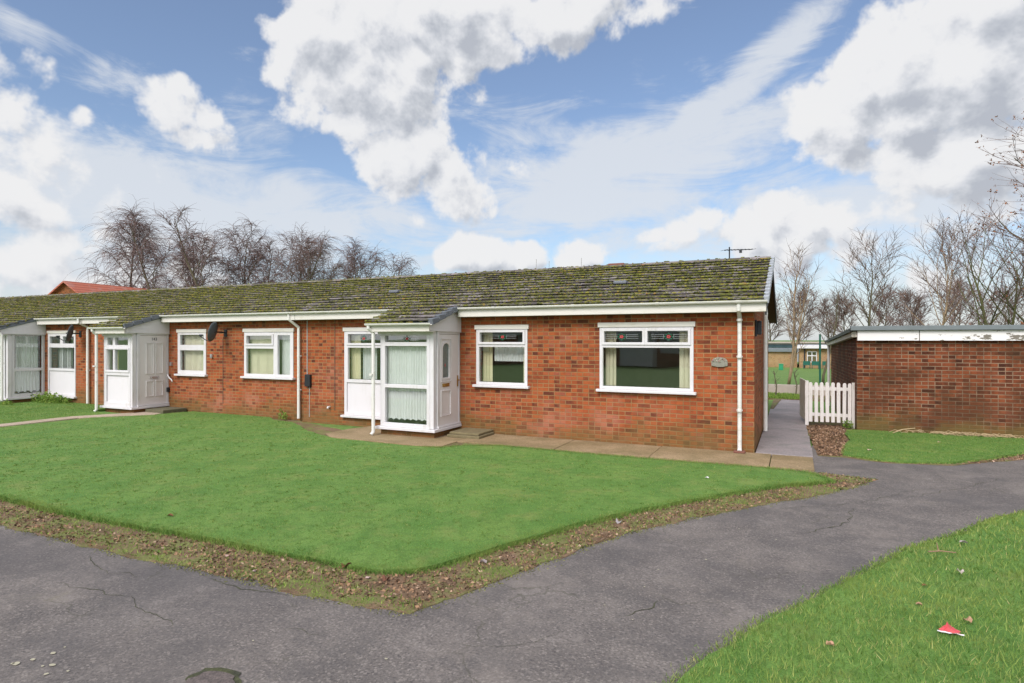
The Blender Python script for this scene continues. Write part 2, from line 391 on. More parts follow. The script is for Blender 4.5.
        if bevel:
            bv = o.modifiers.new('b', 'BEVEL'); bv.width = bevel; bv.segments = 2; bv.limit_method = 'ANGLE'
        if smooth:
            for p in me.polygons: p.use_smooth = True
        return o

def npmesh(name, verts, nper, m, parent=None, smooth=False):
    """verts (K*nper,3): K separate n-gons"""
    k = len(verts) // nper
    me = bpy.data.meshes.new(name)
    me.vertices.add(len(verts)); me.vertices.foreach_set('co', np.asarray(verts, np.float32).ravel())
    me.loops.add(len(verts)); me.loops.foreach_set('vertex_index', np.arange(len(verts), dtype=np.int32))
    me.polygons.add(k); me.polygons.foreach_set('loop_start', np.arange(0, len(verts), nper, dtype=np.int32))
    me.update(calc_edges=True); me.validate()
    me.materials.append(m)
    o = bpy.data.objects.new(name, me); COL.objects.link(o)
    if parent is not None: o.parent = parent; WORLD[o.name] = WORLD[parent.name]
    else: WORLD[o.name] = Matrix.Identity(4)
    return o
def npfaces(name, verts, faces, m, parent=None, smooth=False):
    """verts (N,3), faces list of arrays of equal width"""
    me = bpy.data.meshes.new(name)
    me.vertices.add(len(verts)); me.vertices.foreach_set('co', np.asarray(verts, np.float32).ravel())
    tot = sum(f.size for f in faces); idx = np.concatenate([f.ravel() for f in faces]).astype(np.int32)
    st = []; c = 0
    for f in faces: st.append(np.arange(c, c + f.size, f.shape[1])); c += f.size
    st = np.concatenate(st).astype(np.int32)
    me.loops.add(tot); me.loops.foreach_set('vertex_index', idx)
    me.polygons.add(len(st)); me.polygons.foreach_set('loop_start', st)
    if smooth: me.polygons.foreach_set('use_smooth', np.ones(len(st), bool))
    me.update(calc_edges=True); me.validate(); me.materials.append(m)
    o = bpy.data.objects.new(name, me); COL.objects.link(o)
    if parent is not None: o.parent = parent; WORLD[o.name] = WORLD[parent.name]
    else: WORLD[o.name] = Matrix.Identity(4)
    return o

# ------------------------------------------------------------------ terrain and ground sheets
def inpoly(pts, poly):
    x, y = pts[:, 0], pts[:, 1]; ins = np.zeros(len(pts), bool); n = len(poly)
    for i in range(n):
        x1, y1 = poly[i]; x2, y2 = poly[(i + 1) % n]
        if y1 == y2: continue
        c = ((y1 > y) != (y2 > y)) & (x < (x2 - x1) * (y - y1) / (y2 - y1) + x1)
        ins ^= c
    return ins
def densify(poly, step, jit):
    out = []; n = len(poly)
    for i in range(n):
        a, b_ = Vector(poly[i]), Vector(poly[(i + 1) % n]); L = (b_ - a).length
        if L > 60: out.append(tuple(a)); continue
        k = max(1, int(L / step)); nrm = Vector((-(b_ - a).y, (b_ - a).x)).normalized() if L > 0 else Vector((0, 0))
        for j in range(k):
            p = a.lerp(b_, j / k)
            d = mnoise.noise(Vector((p.x * 3, p.y * 3, 1.7))) * jit + mnoise.noise(Vector((p.x * 14, p.y * 14, 4.1))) * jit * 0.5
            out.append(tuple(p + nrm * d))
    return out
def sheet(name, poly, z0, z1, m, step=0.15, jit=0.02, k='structure', rim=0.0):
    p = densify(poly, step, jit) if jit else poly
    me = bpy.data.meshes.new(name); bm = bmesh.new()
    top = [bm.verts.new((x, y, z1)) for x, y in p]
    f = bm.faces.new(top); 
    if f.normal.z < 0 or True: f.normal_update()
    if f.normal.z < 0: f.normal_flip()
    bot = [bm.verts.new((x, y, z0)) for x, y in p]
    n = len(p)
    for i in range(n): bm.faces.new((top[i], top[(i + 1) % n], bot[(i + 1) % n], bot[i]))
    bmesh.ops.triangulate(bm, faces=[f])
    bmesh.ops.recalc_face_normals(bm, faces=bm.faces)
    up = sum(f.normal.z for f in bm.faces)
    if up < 0: bmesh.ops.reverse_faces(bm, faces=bm.faces)
    bm.to_mesh(me); bm.free(); me.materials.append(m)
    o = bpy.data.objects.new(name, me); COL.objects.link(o); WORLD[o.name] = Matrix.Identity(4)
    return kind(o, k)

# ground: one sheet reaching the horizon, sloping down into the field behind the terrace
def gz(x, y):
    t_ = min(max((y - 24) / 50, 0), 1)
    return -0.03 - 1.17 * (t_ * t_ * (3 - 2 * t_))
xs = [-1500, -600, -250, -120, -60, -40, -20, -10, 0, 10, 20, 40, 60, 120, 250, 600, 1500]
ys = [-1500, -500, -200, -100, -60, -30, -10, 0, 10, 20] + [24 + 3 * i for i in range(19)] + [90, 120, 200, 400, 800, 1500, 2500]
gm = MB(); vid = [(x, y, gz(x, y)) for y in ys for x in xs]
nx = len(xs)
gm.add(vid, [(j * nx + i, j * nx + i + 1, (j + 1) * nx + i + 1, (j + 1) * nx + i) for j in range(len(ys) - 1) for i in range(nx - 1)])
kind(gm.build('ground', M['ground'], smooth=True), 'structure')

ASPH = [(-60, 1.2), (-1.6, 1.2), (-0.95, 2.2), (-0.69, 2.98), (-0.2, 4.2), (0.06, 4.72), (0.49, 5.53), (0.97, 6.44), (1.33, 6.88), (1.88, 7.77), (2.23, 8.19), (4.2, 10.6), (9, 15), (14, 19), (14, 30), (9, 30),
        (8, 20), (5.2, 15.0), (3.6, 13.2), (0.3, 13.0), (-0.2, 9.0), (-5, 4), (-60, 3.6)]
ASPH = [(-60, 1.0), (-1.6, 1.0), (-0.9, 1.8), (-0.6, 2.6), (0.2, 4.2), (2.0, 7.2), (4.6, 10.2), (14, 18), (14, 30), (8, 25), (6.2, 17.0), (3.9, 13.2), (3.2, 12.0), (0.3, 12.0), (-0.3, 9.0), (-2.6, 5.0), (-5, 3.9), (-60, 3.8)]
sheet('asphalt_path', ASPH, -0.02, 0.0, M['asphalt'], jit=0)

SOIL = [(-40, 3.37), (-7.31, 3.37), (-6.28, 3.36), (-5.36, 3.35), (-4.63, 3.38), (-3.74, 3.39), (-3.37, 3.39), (-2.89, 3.41), (-2.39, 3.46), (-2.34, 3.62), (-2.2, 3.94), (-1.95, 4.55), (-1.73, 5.19), (-1.42, 5.86), (-1.03, 6.47), (-0.58, 7.09), (-0.15, 7.7), (0.14, 7.98), (0.54, 8.59), (0.85, 9.1), (1.02, 9.42), (0.7, 9.50), (0.28, 9.55), (-0.45, 9.54), (-1.57, 9.50), (-3.0, 9.55), (-5.4, 9.6), (-8.6, 9.9), (-10.5, 10.62), (-12, 10.62), (-12, 5.0), (-40, 5.0)]
sheet('soil_border', SOIL, -0.015, 0.006, M['soil'], step=0.06, jit=0.07)
SOIL2 = [(0.2, 14.9), (0.24, 13.5), (0.30, 12.2), (0.35, 10.95), (0.69, 10.97), (1.3, 10.74), (2.14, 10.93), (2.4, 11.2), (3.2, 11.9), (4.6, 13.5), (5.6, 15.0), (5.6, 15.6), (1.2, 15.6), (1.2, 17.0), (0.16, 17)]
sheet('soil_bed', SOIL2, -0.015, 0.006, M['soil'], jit=0.03)
sheet('rear_soil', [(-3, 20.9), (6, 20.9), (6, 22.7), (-3, 22.7)], -0.03, 0.01, M['soil'], jit=0.04)

LAWN = [(-15.15, 3.95), (-8.54, 3.94), (-7.9, 3.9), (-7.22, 3.87), (-6.21, 3.88), (-5.29, 3.92), (-4.32, 3.92), (-3.69, 3.95), (-3.39, 3.94), (-3.06, 3.95), (-2.86, 4.02), (-2.71, 4.18), (-2.59, 4.41), (-2.47, 4.66), (-2.24, 5.22), (-1.95, 5.86), (-1.57, 6.5), (-1.14, 7.15), (-0.64, 7.82), (-0.16, 8.43), (0.25, 8.77), (0.44, 8.98), (0.16, 9.36), (-0.45, 9.42), (-1.57, 9.37), (-2.99, 9.38), (-4.64, 9.44), (-5.2, 9.2), (-5.49, 8.86), (-5.76, 8.80), (-6.2, 8.79), (-7.91, 8.88), (-8.9, 9.35), (-10.17, 10.2), (-10.9, 10.30), (-11.3, 10.62), (-14.0, 10.62), (-14.3, 10.0), (-14.62, 9.5), (-15.05, 8.9), (-15.15, 7.0)]
LAWNL = [(-40, 3.95), (-15.72, 3.95), (-15.72, 7.6), (-15.5, 9.2), (-15.3, 9.6), (-16.6, 9.62), (-16.7, 10.62), (-40, 10.62)]
LAWN2 = [(0.90, 13.5), (0.98, 14.1), (1.25, 14.22), (2.6, 14.28), (4.6, 14.36), (5.3, 14.3), (4.2, 13.4), (3.42, 12.56), (2.8, 11.75), (2.14, 11.08), (1.6, 10.85), (1.19, 10.84), (0.72, 11.12), (0.82, 12.06), (0.95, 12.7)]
RLAWN = [(-60, 1.2), (-1.6, 1.2), (-0.95, 2.2), (-0.69, 2.98), (-0.56, 3.39), (-0.48, 3.63), (-0.28, 4.1), (-0.2, 4.27), (0.06, 4.72), (0.49, 5.53), (0.97, 6.44), (1.33, 6.88), (1.88, 7.77), (2.23, 8.19), (4.2, 10.4), (9, 14), (60, 40), (60, -60), (-60, -60)]
LZ = 0.035
for nm, P in (('front_lawn', LAWN), ('side_lawn', LAWNL), ('garage_lawn', LAWN2)):
    sheet(nm, P, -0.01, LZ, M['turf'], step=0.1, jit=0.03)
sheet('near_lawn', RLAWN, -0.01, 0.02, M['turf'], step=0.1, jit=0.04)

# paving: separate slabs laid edge to edge
def slabs(name, rects, z, m):
    mb = MB()
    for x0, x1, y0, y1 in rects:
        dz = rnd.uniform(-0.004, 0.004)
        mb.box(x0 + 0.006, x1 - 0.006, y0 + 0.006, y1 - 0.006, -0.02, z + dz)
    return kind(mb.build(name, m, bevel=0.006), 'structure')
r = []
x = -5.58
for w in [1.9, 1.6, 1.75, 0.62]:
    r.append((x, x + w, 9.58, 10.63)); x += w
r[-1] = (r[-1][0], 0.27, 9.60, 10.63)
slabs('front_paving', r, 0.03, M['tanslab'])
mbp = MB(); mbp.prism([(-8.03, 9.0), (-6.0, 8.92), (-5.57, 9.0), (-5.59, 10.62), (-8.2, 10.62), (-8.4, 10.0), (-8.4, 9.3)], 'z', -0.02, 0.022)
kind(mbp.build('porch_paving', M['tanslab'], bevel=0.006), 'structure')
r = []; y = 10.65
for h in [0.92, 1.4, 0.9, 1.5, 1.0, 1.2, 1.7, 1.2]:
    x1 = 0.28 - (y - 10.65) * 0.012
    r.append((-0.58, x1, y, y + h)); y += h
slabs('side_path', r, 0.03, M['greyslab'])
sheet('path_verge', [(-0.575, 17.6), (-0.5, 17.6), (-0.36, 20.4), (-0.575, 20.4)], 0.03, 0.045, M['soil'], step=0.2, jit=0.01)
slabs('garden_path', [(-15.66, -15.2, yy, yy + 0.9) for yy in (4.05, 4.95, 5.85, 6.75, 7.65)] , 0.045, M['pinkslab'])
mbp = MB(); mbp.prism([(-15.66, 8.57), (-15.2, 8.57), (-14.2, 9.75), (-14.3, 10.0), (-14.9, 10.0)], 'z', -0.02, 0.047)
kind(mbp.build('porch_path', M['pinkslab'], bevel=0.006), 'structure')

# cracks, pothole and lichen spots in the tarmac
def ribbon(pts, w, seed, z=0.004):
    rr = random.Random(seed); P = []
    for i in range(len(pts) - 1):
        a, b_ = Vector(pts[i]), Vector(pts[i + 1]); k = max(2, int((b_ - a).length / 0.035))
        nr = Vector((-(b_ - a).y, (b_ - a).x)).normalized()
        for j in range(k):
            p = a.lerp(b_, j / k); P.append(p + nr * (mnoise.noise(Vector((p.x * 7, p.y * 7, seed))) * 0.06 + rr.uniform(-1, 1) * 0.006))
    v = []; f = []
    for i, p in enumerate(P):
        d = (P[min(i + 1, len(P) - 1)] - P[max(0, i - 1)]).normalized(); n_ = Vector((-d.y, d.x))
        ww = w * 0.6 * (0.25 + 1.1 * abs(mnoise.noise(Vector((i * 0.31, seed * 3.1, 0))))) * min(1, min(i, len(P) - 1 - i) / 4)
        v += [(p.x + n_.x * ww, p.y + n_.y * ww, z), (p.x - n_.x * ww, p.y - n_.y * ww, z)]
        if i: f.append((2 * i - 2, 2 * i - 1, 2 * i + 1, 2 * i))
    return v, f
ck = MB()
for i, (pts, w) in enumerate([
    ([(-1.62, 2.95), (-1.75, 2.75), (-2.0, 2.55), (-2.5, 2.3)], 0.006), ([(-1.62, 2.95), (-1.35, 2.72), (-1.15, 2.3)], 0.007),
    ([(-3.02, 2.9), (-2.85, 2.98), (-2.65, 3.0)], 0.010), ([(-5.6, 3.2), (-5.1, 3.05), (-4.6, 3.1)], 0.006),
    ([(-5.2, 2.75), (-4.4, 2.8), (-3.6, 2.62)], 0.006), ([(-1.1, 4.0), (-0.9, 4.25), (-0.85, 4.5)], 0.009), ([(-1.9, 3.2), (-1.5, 3.4), (-1.3, 3.7)], 0.004),
    ([(0.1, 6.5), (0.5, 7.1), (0.6, 7.8)], 0.010), ([(-0.2, 7.3), (0.7, 8.0), (1.4, 9.0), (1.9, 9.4)], 0.007), ([(1.2, 8.5), (1.9, 9.3), (2.6, 10.3)], 0.008),
    ([(-4.2, 3.3), (-3.7, 3.28), (-3.3, 3.34)], 0.014), ([(-1.4, 2.6), (-1.0, 2.9), (-0.8, 3.3)], 0.004)]):
    v, f = ribbon(pts, w, i + 1); ck.add(v, f)
kind(ck.build('path_cracks', M['crack'], weld=False), 'structure')
def blob(cx_, cy_, rx, ry, seed, n=22, z=0.004):
    v = [(cx_, cy_, z)]
    for k in range(n):
        a = 2 * math.pi * k / n; q = 1 + 0.32 * mnoise.noise(Vector((math.cos(a) * 2.6, math.sin(a) * 2.6, seed)))
        v.append((cx_ + rx * q * math.cos(a), cy_ + ry * q * math.sin(a), z))
    return v, [(0, 1 + k, 1 + (k + 1) % n) for k in range(n)]
ph = MB()
v, f = blob(-2.9, 2.33, 0.17, 0.11, 3.0); ph.add(v, f)
kind(ph.build('pothole_rim', M['crack'], weld=False), 'structure')
ph = MB(); v, f = blob(-2.89, 2.30, 0.15, 0.10, 3.3, z=0.008); ph.add(v, f)
kind(ph.build('pothole', ground_mat('pothole_stones', (0.15, 0.12, 0.11), (0.09, 0.075, 0.07), 20, 90, 0.01), weld=False), 'structure')
ph = MB()
for i in range(26):
    if i < 9: p = (-3.95 + rnd.gauss(0, .12), 2.0 + rnd.gauss(0, .07))
    else: p = (rnd.uniform(-5, 1.2), rnd.uniform(1.9, 3.1)) if i < 15 else (rnd.uniform(-1.4, 0.2), rnd.uniform(4, 6.5))
    rr = rnd.uniform(0.006, 0.022) if i < 9 else rnd.uniform(0.004, 0.011)
    v, f = blob(p[0], p[1], rr, rr * rnd.uniform(0.6, 1), i + .5, 10, z=0.006); ph.add(v, f)
kind(ph.build('lichen_spots', plain('lichen', (0.36, 0.33, 0.24), 0.9), weld=False), 'structure')

# ------------------------------------------------------------------ grass
def sample(poly, n, dens=None):
    P = np.array(poly); lo, hi = P.min(0), P.max(0)
    pts = nrg.uniform(lo, hi, (n, 2)); pts = pts[inpoly(pts, poly)]
    if dens is not None: pts = pts[nrg.random(len(pts)) < dens(pts)]
    return pts
def blades(name, pts, z, h0, h1, w, m, lean=0.5, scale=None):
    n = len(pts); th = nrg.uniform(0, 2 * np.pi, n); h = nrg.uniform(h0, h1, n); ww = w * nrg.uniform(0.6, 1.3, n)
    if scale is not None: ww *= scale
    la = nrg.uniform(0, 2 * np.pi, n); ld = nrg.uniform(0.1, lean, n) * h
    c = np.column_stack([pts, np.full(n, z)])
    d = np.column_stack([np.cos(th), np.sin(th), np.zeros(n)]) * ww[:, None]
    tip = c + np.column_stack([np.cos(la) * ld, np.sin(la) * ld, h])
    V = np.stack([c - d, c + d, tip], 1).reshape(-1, 3)
    return npmesh(name, V, 3, m)
def dist(p): return np.hypot(p[:, 0], p[:, 1])
def vis(poly, x0, y0, x1, y1):
    return poly
near = [(-1.2, 2.0), (-0.69, 2.98), (-0.48, 3.6), (-0.28, 4.1), (0.06, 4.72), (0.49, 5.53), (0.97, 6.44), (1.88, 7.77), (4.2, 10.3), (7, 12.5), (7, 4.5), (1.6, 2.2), (-0.9, 1.6)]
pts = sample(near, 330000, lambda p: np.clip(4.5 / dist(p), 0, 1) ** 1.6)
kind(blades('grass', pts, 0.018, 0.018, 0.055, 0.0027, M['grassblade2'], 1.1, np.clip(dist(pts) / 4.5, 1, 4)), 'stuff')
main = [(-11, 3.94)] + LAWN[1:-3] + [(-15, 10)]
pn = lambda p: 1.0
pts = sample(LAWN, 700000, lambda p: np.clip(5.0 / dist(p), 0, 1) ** 1.5 * (p[:, 0] > -15.1 + 0))
pts = pts[~((pts[:, 0] < -9.5) & (pts[:, 1] < 4.2))]
cl = (np.sin(pts[:, 0] * 23 + 3 * np.sin(pts[:, 1] * 9)) * np.sin(pts[:, 1] * 27 + 2 * np.sin(pts[:, 0] * 13)) + np.sin(pts[:, 0] * 7.3 + pts[:, 1] * 4)) * .5
pts = pts[nrg.random(len(pts)) < 0.72 + 0.4 * cl]
kind(blades('grass', pts, LZ - 0.005, 0.007, 0.021, 0.0026, M['grassblade'], 1.2, np.clip(dist(pts) / 5, 1, 4)), 'stuff')
cn = sample(LAWN, 2600, lambda p: np.clip(7.0 / dist(p), 0, 1)); cn = cn[cn[:, 0] > -13]
tp = np.repeat(cn, 14, 0) + nrg.normal(0, 0.016, (len(cn) * 14, 2))
kind(blades('lawn_tufts', tp, LZ - 0.004, 0.010, 0.026, 0.0030, island_mat('tuft', [(0, (0.08, 0.165, 0.03)), (0.6, (0.15, 0.255, 0.05)), (1, (0.32, 0.36, 0.11))], 0.75, 0.3), 1.3, np.clip(dist(tp) / 5, 1, 2.5)), 'stuff')
pts = sample(LAWN2, 60000)
kind(blades('grass', pts, LZ - 0.005, 0.008, 0.022, 0.006, M['grassblade'], 1.0), 'stuff')
pts = sample([(-24, 5), (-15.7, 5), (-15.7, 7.6), (-15.4, 9.3), (-16.6, 9.6), (-16.6, 10.6), (-24, 10.6)], 60000)
kind(blades('grass', pts, LZ - 0.005, 0.01, 0.025, 0.009, M['grassblade'], 1.0), 'stuff')
# ragged longer grass along the cut edges
E_ = []
def edgepts(poly, i0, i1, per, spread):
    for i in range(i0, i1):
        a, b_ = np.array(poly[i]), np.array(poly[i + 1]); L = np.linalg.norm(b_ - a); k = int(L * per)
        tt = nrg.random(k)[:, None]; E_.append(a + (b_ - a) * tt + nrg.normal(0, spread, (k, 2)))
edgepts(LAWN, 1, 29, 1900, 0.033)
P_ = np.concatenate(E_); E_ = []
kind(blades('edge_grass', P_, 0.004, 0.015, 0.062, 0.0028, M['grassblade'], 1.4, np.clip(dist(P_) / 5, 1, 3)), 'stuff')
edgepts(RLAWN, 2, 14, 1200, 0.04); edgepts(LAWN2, 6, 14, 500, 0.02)
P_ = np.concatenate(E_); E_ = []
kind(blades('edge_grass', P_, 0.004, 0.012, 0.035, 0.0028, M['grassblade2'], 1.3, np.clip(dist(P_) / 4, 1, 3)), 'stuff')
# litter of dead leaves and small weeds on the soil
def scraps(name, pts, z, s0, s1, m, flat=0.6, big=1.0):
    n = len(pts); c = np.column_stack([pts, np.full(n, z)]); s = nrg.uniform(s0, s1, n) * big
    a = nrg.normal(0, 1, (n, 3)); a[:, 2] *= flat; a /= np.linalg.norm(a, axis=1)[:, None]
    b_ = nrg.normal(0, 1, (n, 3)); b_[:, 2] *= flat; b_ -= (a * b_).sum(1)[:, None] * a; b_ /= np.linalg.norm(b_, axis=1)[:, None]
    a *= s[:, None]; b_ *= (s * nrg.uniform(0.35, 0.8, n))[:, None]
    c[:, 2] += s * 0.25
    V = np.stack([c - a, c - b_ * 0.9, c + a, c + b_], 1).reshape(-1, 3)
    return npmesh(name, V, 4, m)
band = [(-11, 3.37)] + SOIL[1:26] + [(0.2, 9.4)] + list(reversed(LAWN[1:23]))
pts = sample(band, 130000, lambda p: np.clip(5.5 / dist(p), 0, 1))
nz = np.array([mnoise.noise(Vector((p[0] * 2.2, p[1] * 2.2, 9))) for p in pts])
kind(scraps('leaf_litter', pts[nz > -0.25][:17000], 0.006, 0.006, 0.021, M['litter']), 'stuff')
kind(blades('weeds', pts[nz < 0.26][:72000], 0.004, 0.010, 0.034, 0.0042, M['weed'], 1.4), 'stuff')
Q_ = []
for i in range(1, 19):
    a_, b2_ = np.array(SOIL[i]), np.array(SOIL[i + 1]); L_ = np.linalg.norm(b2_ - a_); k_ = int(L_ * 420); nn_ = np.array([(b2_ - a_)[1], -(b2_ - a_)[0]]) / L_
    Q_.append(a_ + (b2_ - a_) * nrg.random(k_)[:, None] + nn_ * (np.abs(nrg.normal(0, 0.045, k_)) - 0.03)[:, None])
Q_ = np.concatenate(Q_); kind(blades('border_moss', Q_, 0.001, 0.003, 0.012, 0.006, island_mat('border_moss', [(0, (0.08, 0.09, 0.02)), (1, (0.24, 0.24, 0.07))]), 1.5), 'stuff')
pts = sample([(0.24, 14.6), (0.30, 12.2), (0.36, 10.98), (0.69, 10.99), (0.82, 12.06), (0.9, 13.2), (0.95, 14.3), (1.1, 14.8), (0.6, 14.9)], 9000)
kind(scraps('leaf_litter', pts, 0.006, 0.008, 0.03, M['litter']), 'stuff')
pts = sample([(2.2, 10.98), (3.2, 11.9), (4.4, 13.3), (4.2, 13.4), (3.42, 12.56), (2.6, 11.6)], 5000)
kind(scraps('leaf_litter', pts, 0.006, 0.008, 0.025, M['litter']), 'stuff')
pts = sample([(-0.9, 20.9), (0.4, 20.9), (0.4, 22.6), (-0.9, 22.6)], 3500)
kind(blades('weeds', pts, 0.01, 0.02, 0.10, 0.012, M['weed'], 1.0), 'stuff')
# dry stalks fallen along the foot of the garage
ds = MB()
for i in range(150):
    x = 1.9 + 2.8 * rnd.random() ** 0.8; y = 14.16 - abs(rnd.gauss(0, 0.07)) + (x - 1.2) * 0.044; a = rnd.uniform(-0.5, 0.5) + (math.pi if rnd.random() < .5 else 0)
    L = rnd.uniform(0.06, 0.22); z = rnd.uniform(0.045, 0.09)
    ds.tube([(x, y, z), (x + math.cos(a) * L * .5, y + math.sin(a) * L * .2, z + 0.03 * rnd.random()), (x + math.cos(a) * L, y - 0.03, z * 0.7)], 0.005, 3)
ds.tube([(1.75, 13.9, 0.05), (1.95, 14.0, 0.12), (2.15, 14.1, 0.14)], 0.008, 4)
kind(ds.build('dead_stalks', plain('straw', (0.42, 0.31, 0.18), 0.9), weld=False), 'stuff')

# ------------------------------------------------------------------ windows, blinds
YF = 10.64
def T_front(u, w, z): return (u, YF - w, z)          # w = distance out of the wall
def T_at(y): return lambda u, w, z: (u, y - w, z)
def T_side(xp): return lambda u, w, z: (xp + w, u, z)  # facing +X, u = world y
def curtain(T, u0, u1, z0, z1, w, parent, m, folds=12, amp=0.02, hem=0.0, name='curtain'):
    mb = MB(T); n = int(folds * 8); v = []; f = []
    seed = rnd.random() * 50
    for i in range(n + 1):
        q = i / n; u = u0 + (u1 - u0) * q
        ph_ = q * folds * 2 * math.pi + 1.5 * mnoise.noise(Vector((q * 5, seed, 0)))
        a = amp * (0.6 + 0.6 * mnoise.noise(Vector((q * 9, seed + 5, 0))) + 0.4)
        zz = z0 + (abs(math.sin(q * folds * 0.5 * math.pi)) * hem if hem else 0)
        v += [(u, w + math.sin(ph_) * a, zz), (u, w + math.sin(ph_) * a * 0.7, z1)]
        if i: f.append((2 * i - 2, 2 * i, 2 * i + 1, 2 * i - 1))
    mb.add(v, f); return mb.build(name, m, parent, smooth=True, weld=False)
def blinds(T, u0, u1, z0, z1, w, parent, m, sw=0.085, ang=35, gap=0.0, name='vertical_blind'):
    mb = MB(T); u = u0 + sw / 2
    while u < u1 - sw * 0.3:
        a = R(ang + rnd.uniform(-13, 13)); dx, dw = math.cos(a) * sw / 2, math.sin(a) * sw / 2
        mb.add([(u - dx, w - dw, z0), (u + dx, w + dw, z0), (u + dx, w + dw, z1), (u - dx, w - dw, z1)], [(0, 1, 2, 3)])
        u += sw * math.cos(a) + gap
    return mb.build(name, m, parent, weld=False)
def window(parent, T, u0, u1, z0, z1, panes, sashes=(), head=True, sill=True, panels=(), name='window', front=0.02, flowers=(), mframe=None):
    mf = mframe or M['white']
    # a transom window: frame is the part itself, panes etc. are sub-parts
    fr = MB(T); fr.grid_wall(u0, u1, z0, z1, front, -0.05, list(panes) + list(panels))
    o = fr.build(name, mf, parent, bevel=0.004)
    for (a, b_, c, d) in sashes:
        MB(T).rectring(a - 0.045, b_ + 0.045, c - 0.045, d + 0.045, 0.045, 'y', front + 0.002, front + 0.022).build('sash', mf, o, bevel=0.004)
    for (a, b_, c, d) in panes:
        MB(T).box(a - 0.01, b_ + 0.01, -0.012, -0.018, c - 0.01, d + 0.01).build('pane', M['glass'], o)
    for (a, b_, c, d) in panels:
        p = MB(T); p.box(a - 0.01, b_ + 0.01, -0.01, -0.03, c - 0.01, d + 0.01); p.build('infill_panel', M['panel'], o)
    if head: MB(T).box(u0 - 0.03, u1 + 0.03, -0.05, front + 0.02, z1, z1 + 0.085).build('head_trim', M['fascia'], o, bevel=0.004)
    if sill: MB(T).box(u0 - 0.05, u1 + 0.05, -0.05, front + 0.075, z0 - 0.05, z0 - 0.002).build('sill', mf, o, bevel=0.008)
    for (fu, fz, s_) in flowers:   # leaded flower motif: two heads of red, four green leaves, lead cames
        mb = MB(T)
        for k in range(5):
            a = 2 * math.pi * k / 5; cu, cz = fu + math.cos(a) * 0.022 * s_, fz + math.sin(a) * 0.018 * s_
            mb.prism([(cu + 0.016 * s_ * math.cos(q), cz + 0.014 * s_ * math.sin(q)) for q in [j * math.pi / 4 for j in range(8)]], 'y', -0.009, -0.006)
        mb.build('leaded_flower', plain('red_glass', (0.42, 0.06, 0.06), 0.3), o, weld=False)
        mb = MB(T)
        for sx_, sz_ in ((-1, 0), (1, 0), (0, 1), (0, -1), (-.6, .6), (.6, .6), (-.6, -.6), (.6, -.6)):
            cu, cz = fu + sx_ * 0.07 * s_, fz + sz_ * 0.055 * s_
            mb.prism([(cu - 0.026 * s_, cz), (cu, cz - 0.012 * s_), (cu + 0.026 * s_, cz), (cu, cz + 0.012 * s_)], 'y', -0.009, -0.006)
        mb.build('leaded_leaves', plain('green_glass', (0.03, 0.12, 0.07), 0.3), o, weld=False)
        for sg in (-1, 1):
            mb = MB(T)
            for z_ in (fz - 0.03, fz + 0.005, fz + 0.035): mb.box(fu + sg * 0.3 * s_, fu + sg * 0.085 * s_, -0.006, -0.010, z_ - 0.002, z_ + 0.002)
            mb.box(fu + sg * 0.084 * s_, fu + sg * 0.088 * s_, -0.006, -0.010, fz - 0.04, fz + 0.045)
            mb.build('lead_came', M['silver'], o, weld=False)

    return o

# ------------------------------------------------------------------ roof
RY0, RZ0, RY1, RZ1 = 10.34, 2.50, 13.6, 3.56
SL = Vector((0, RY1 - RY0, RZ1 - RZ0)); SLEN = SL.length; SD = SL.normalized(); SN = Vector((0, -SD.z, SD.y))
GAUGE = SLEN / 14.0
def slope(x, s, h): p = Vector((x, RY0, RZ0)) + SD * s + SN * h; return p
def tiles(name, x0, x1, s0c, s1c, parent, rear=False):
    TW = 0.30; V = []; F = []
    for c in range(s0c, s1c):
        off = (c % 2) * TW / 2; k0 = math.floor((x0 - off) / TW); k1 = math.ceil((x1 - off) / TW)
        for k in range(k0, k1):
            a = max(k * TW + off + 0.002, x0); b_ = min((k + 1) * TW + off - 0.002, x1)
            if b_ - a < 0.02: continue
            j = rnd.gauss(0, 0.0022); sk = rnd.gauss(0, 0.003)
            s0 = c * GAUGE - 0.01 + sk; s1 = (c + 1) * GAUGE + 0.05
            if c == 13: s1 = (c + 1) * GAUGE
            hT, hH = 0.050 + j, 0.006 + rnd.gauss(0, 0.0015)
            n = len(V)
            for (x, s, h) in ((a, s0, hT - 0.016), (b_, s0, hT - 0.016 + rnd.gauss(0, .0008)), (b_, s1, hH - 0.02), (a, s1, hH - 0.02), (a, s0, hT), (b_, s0, hT + rnd.gauss(0, .001)), (b_, s1, hH), (a, s1, hH)):
                V.append(tuple(slope(x, s, h)))
            F += [(n + 4, n + 5, n + 6, n + 7), (n, n + 1, n + 5, n + 4), (n + 1, n + 2, n + 6, n + 5), (n + 3, n, n + 4, n + 7)]
    mb = MB(); mb.v = V; mb.f = F
    return mb.build(name, M['tile'], parent, weld=False)
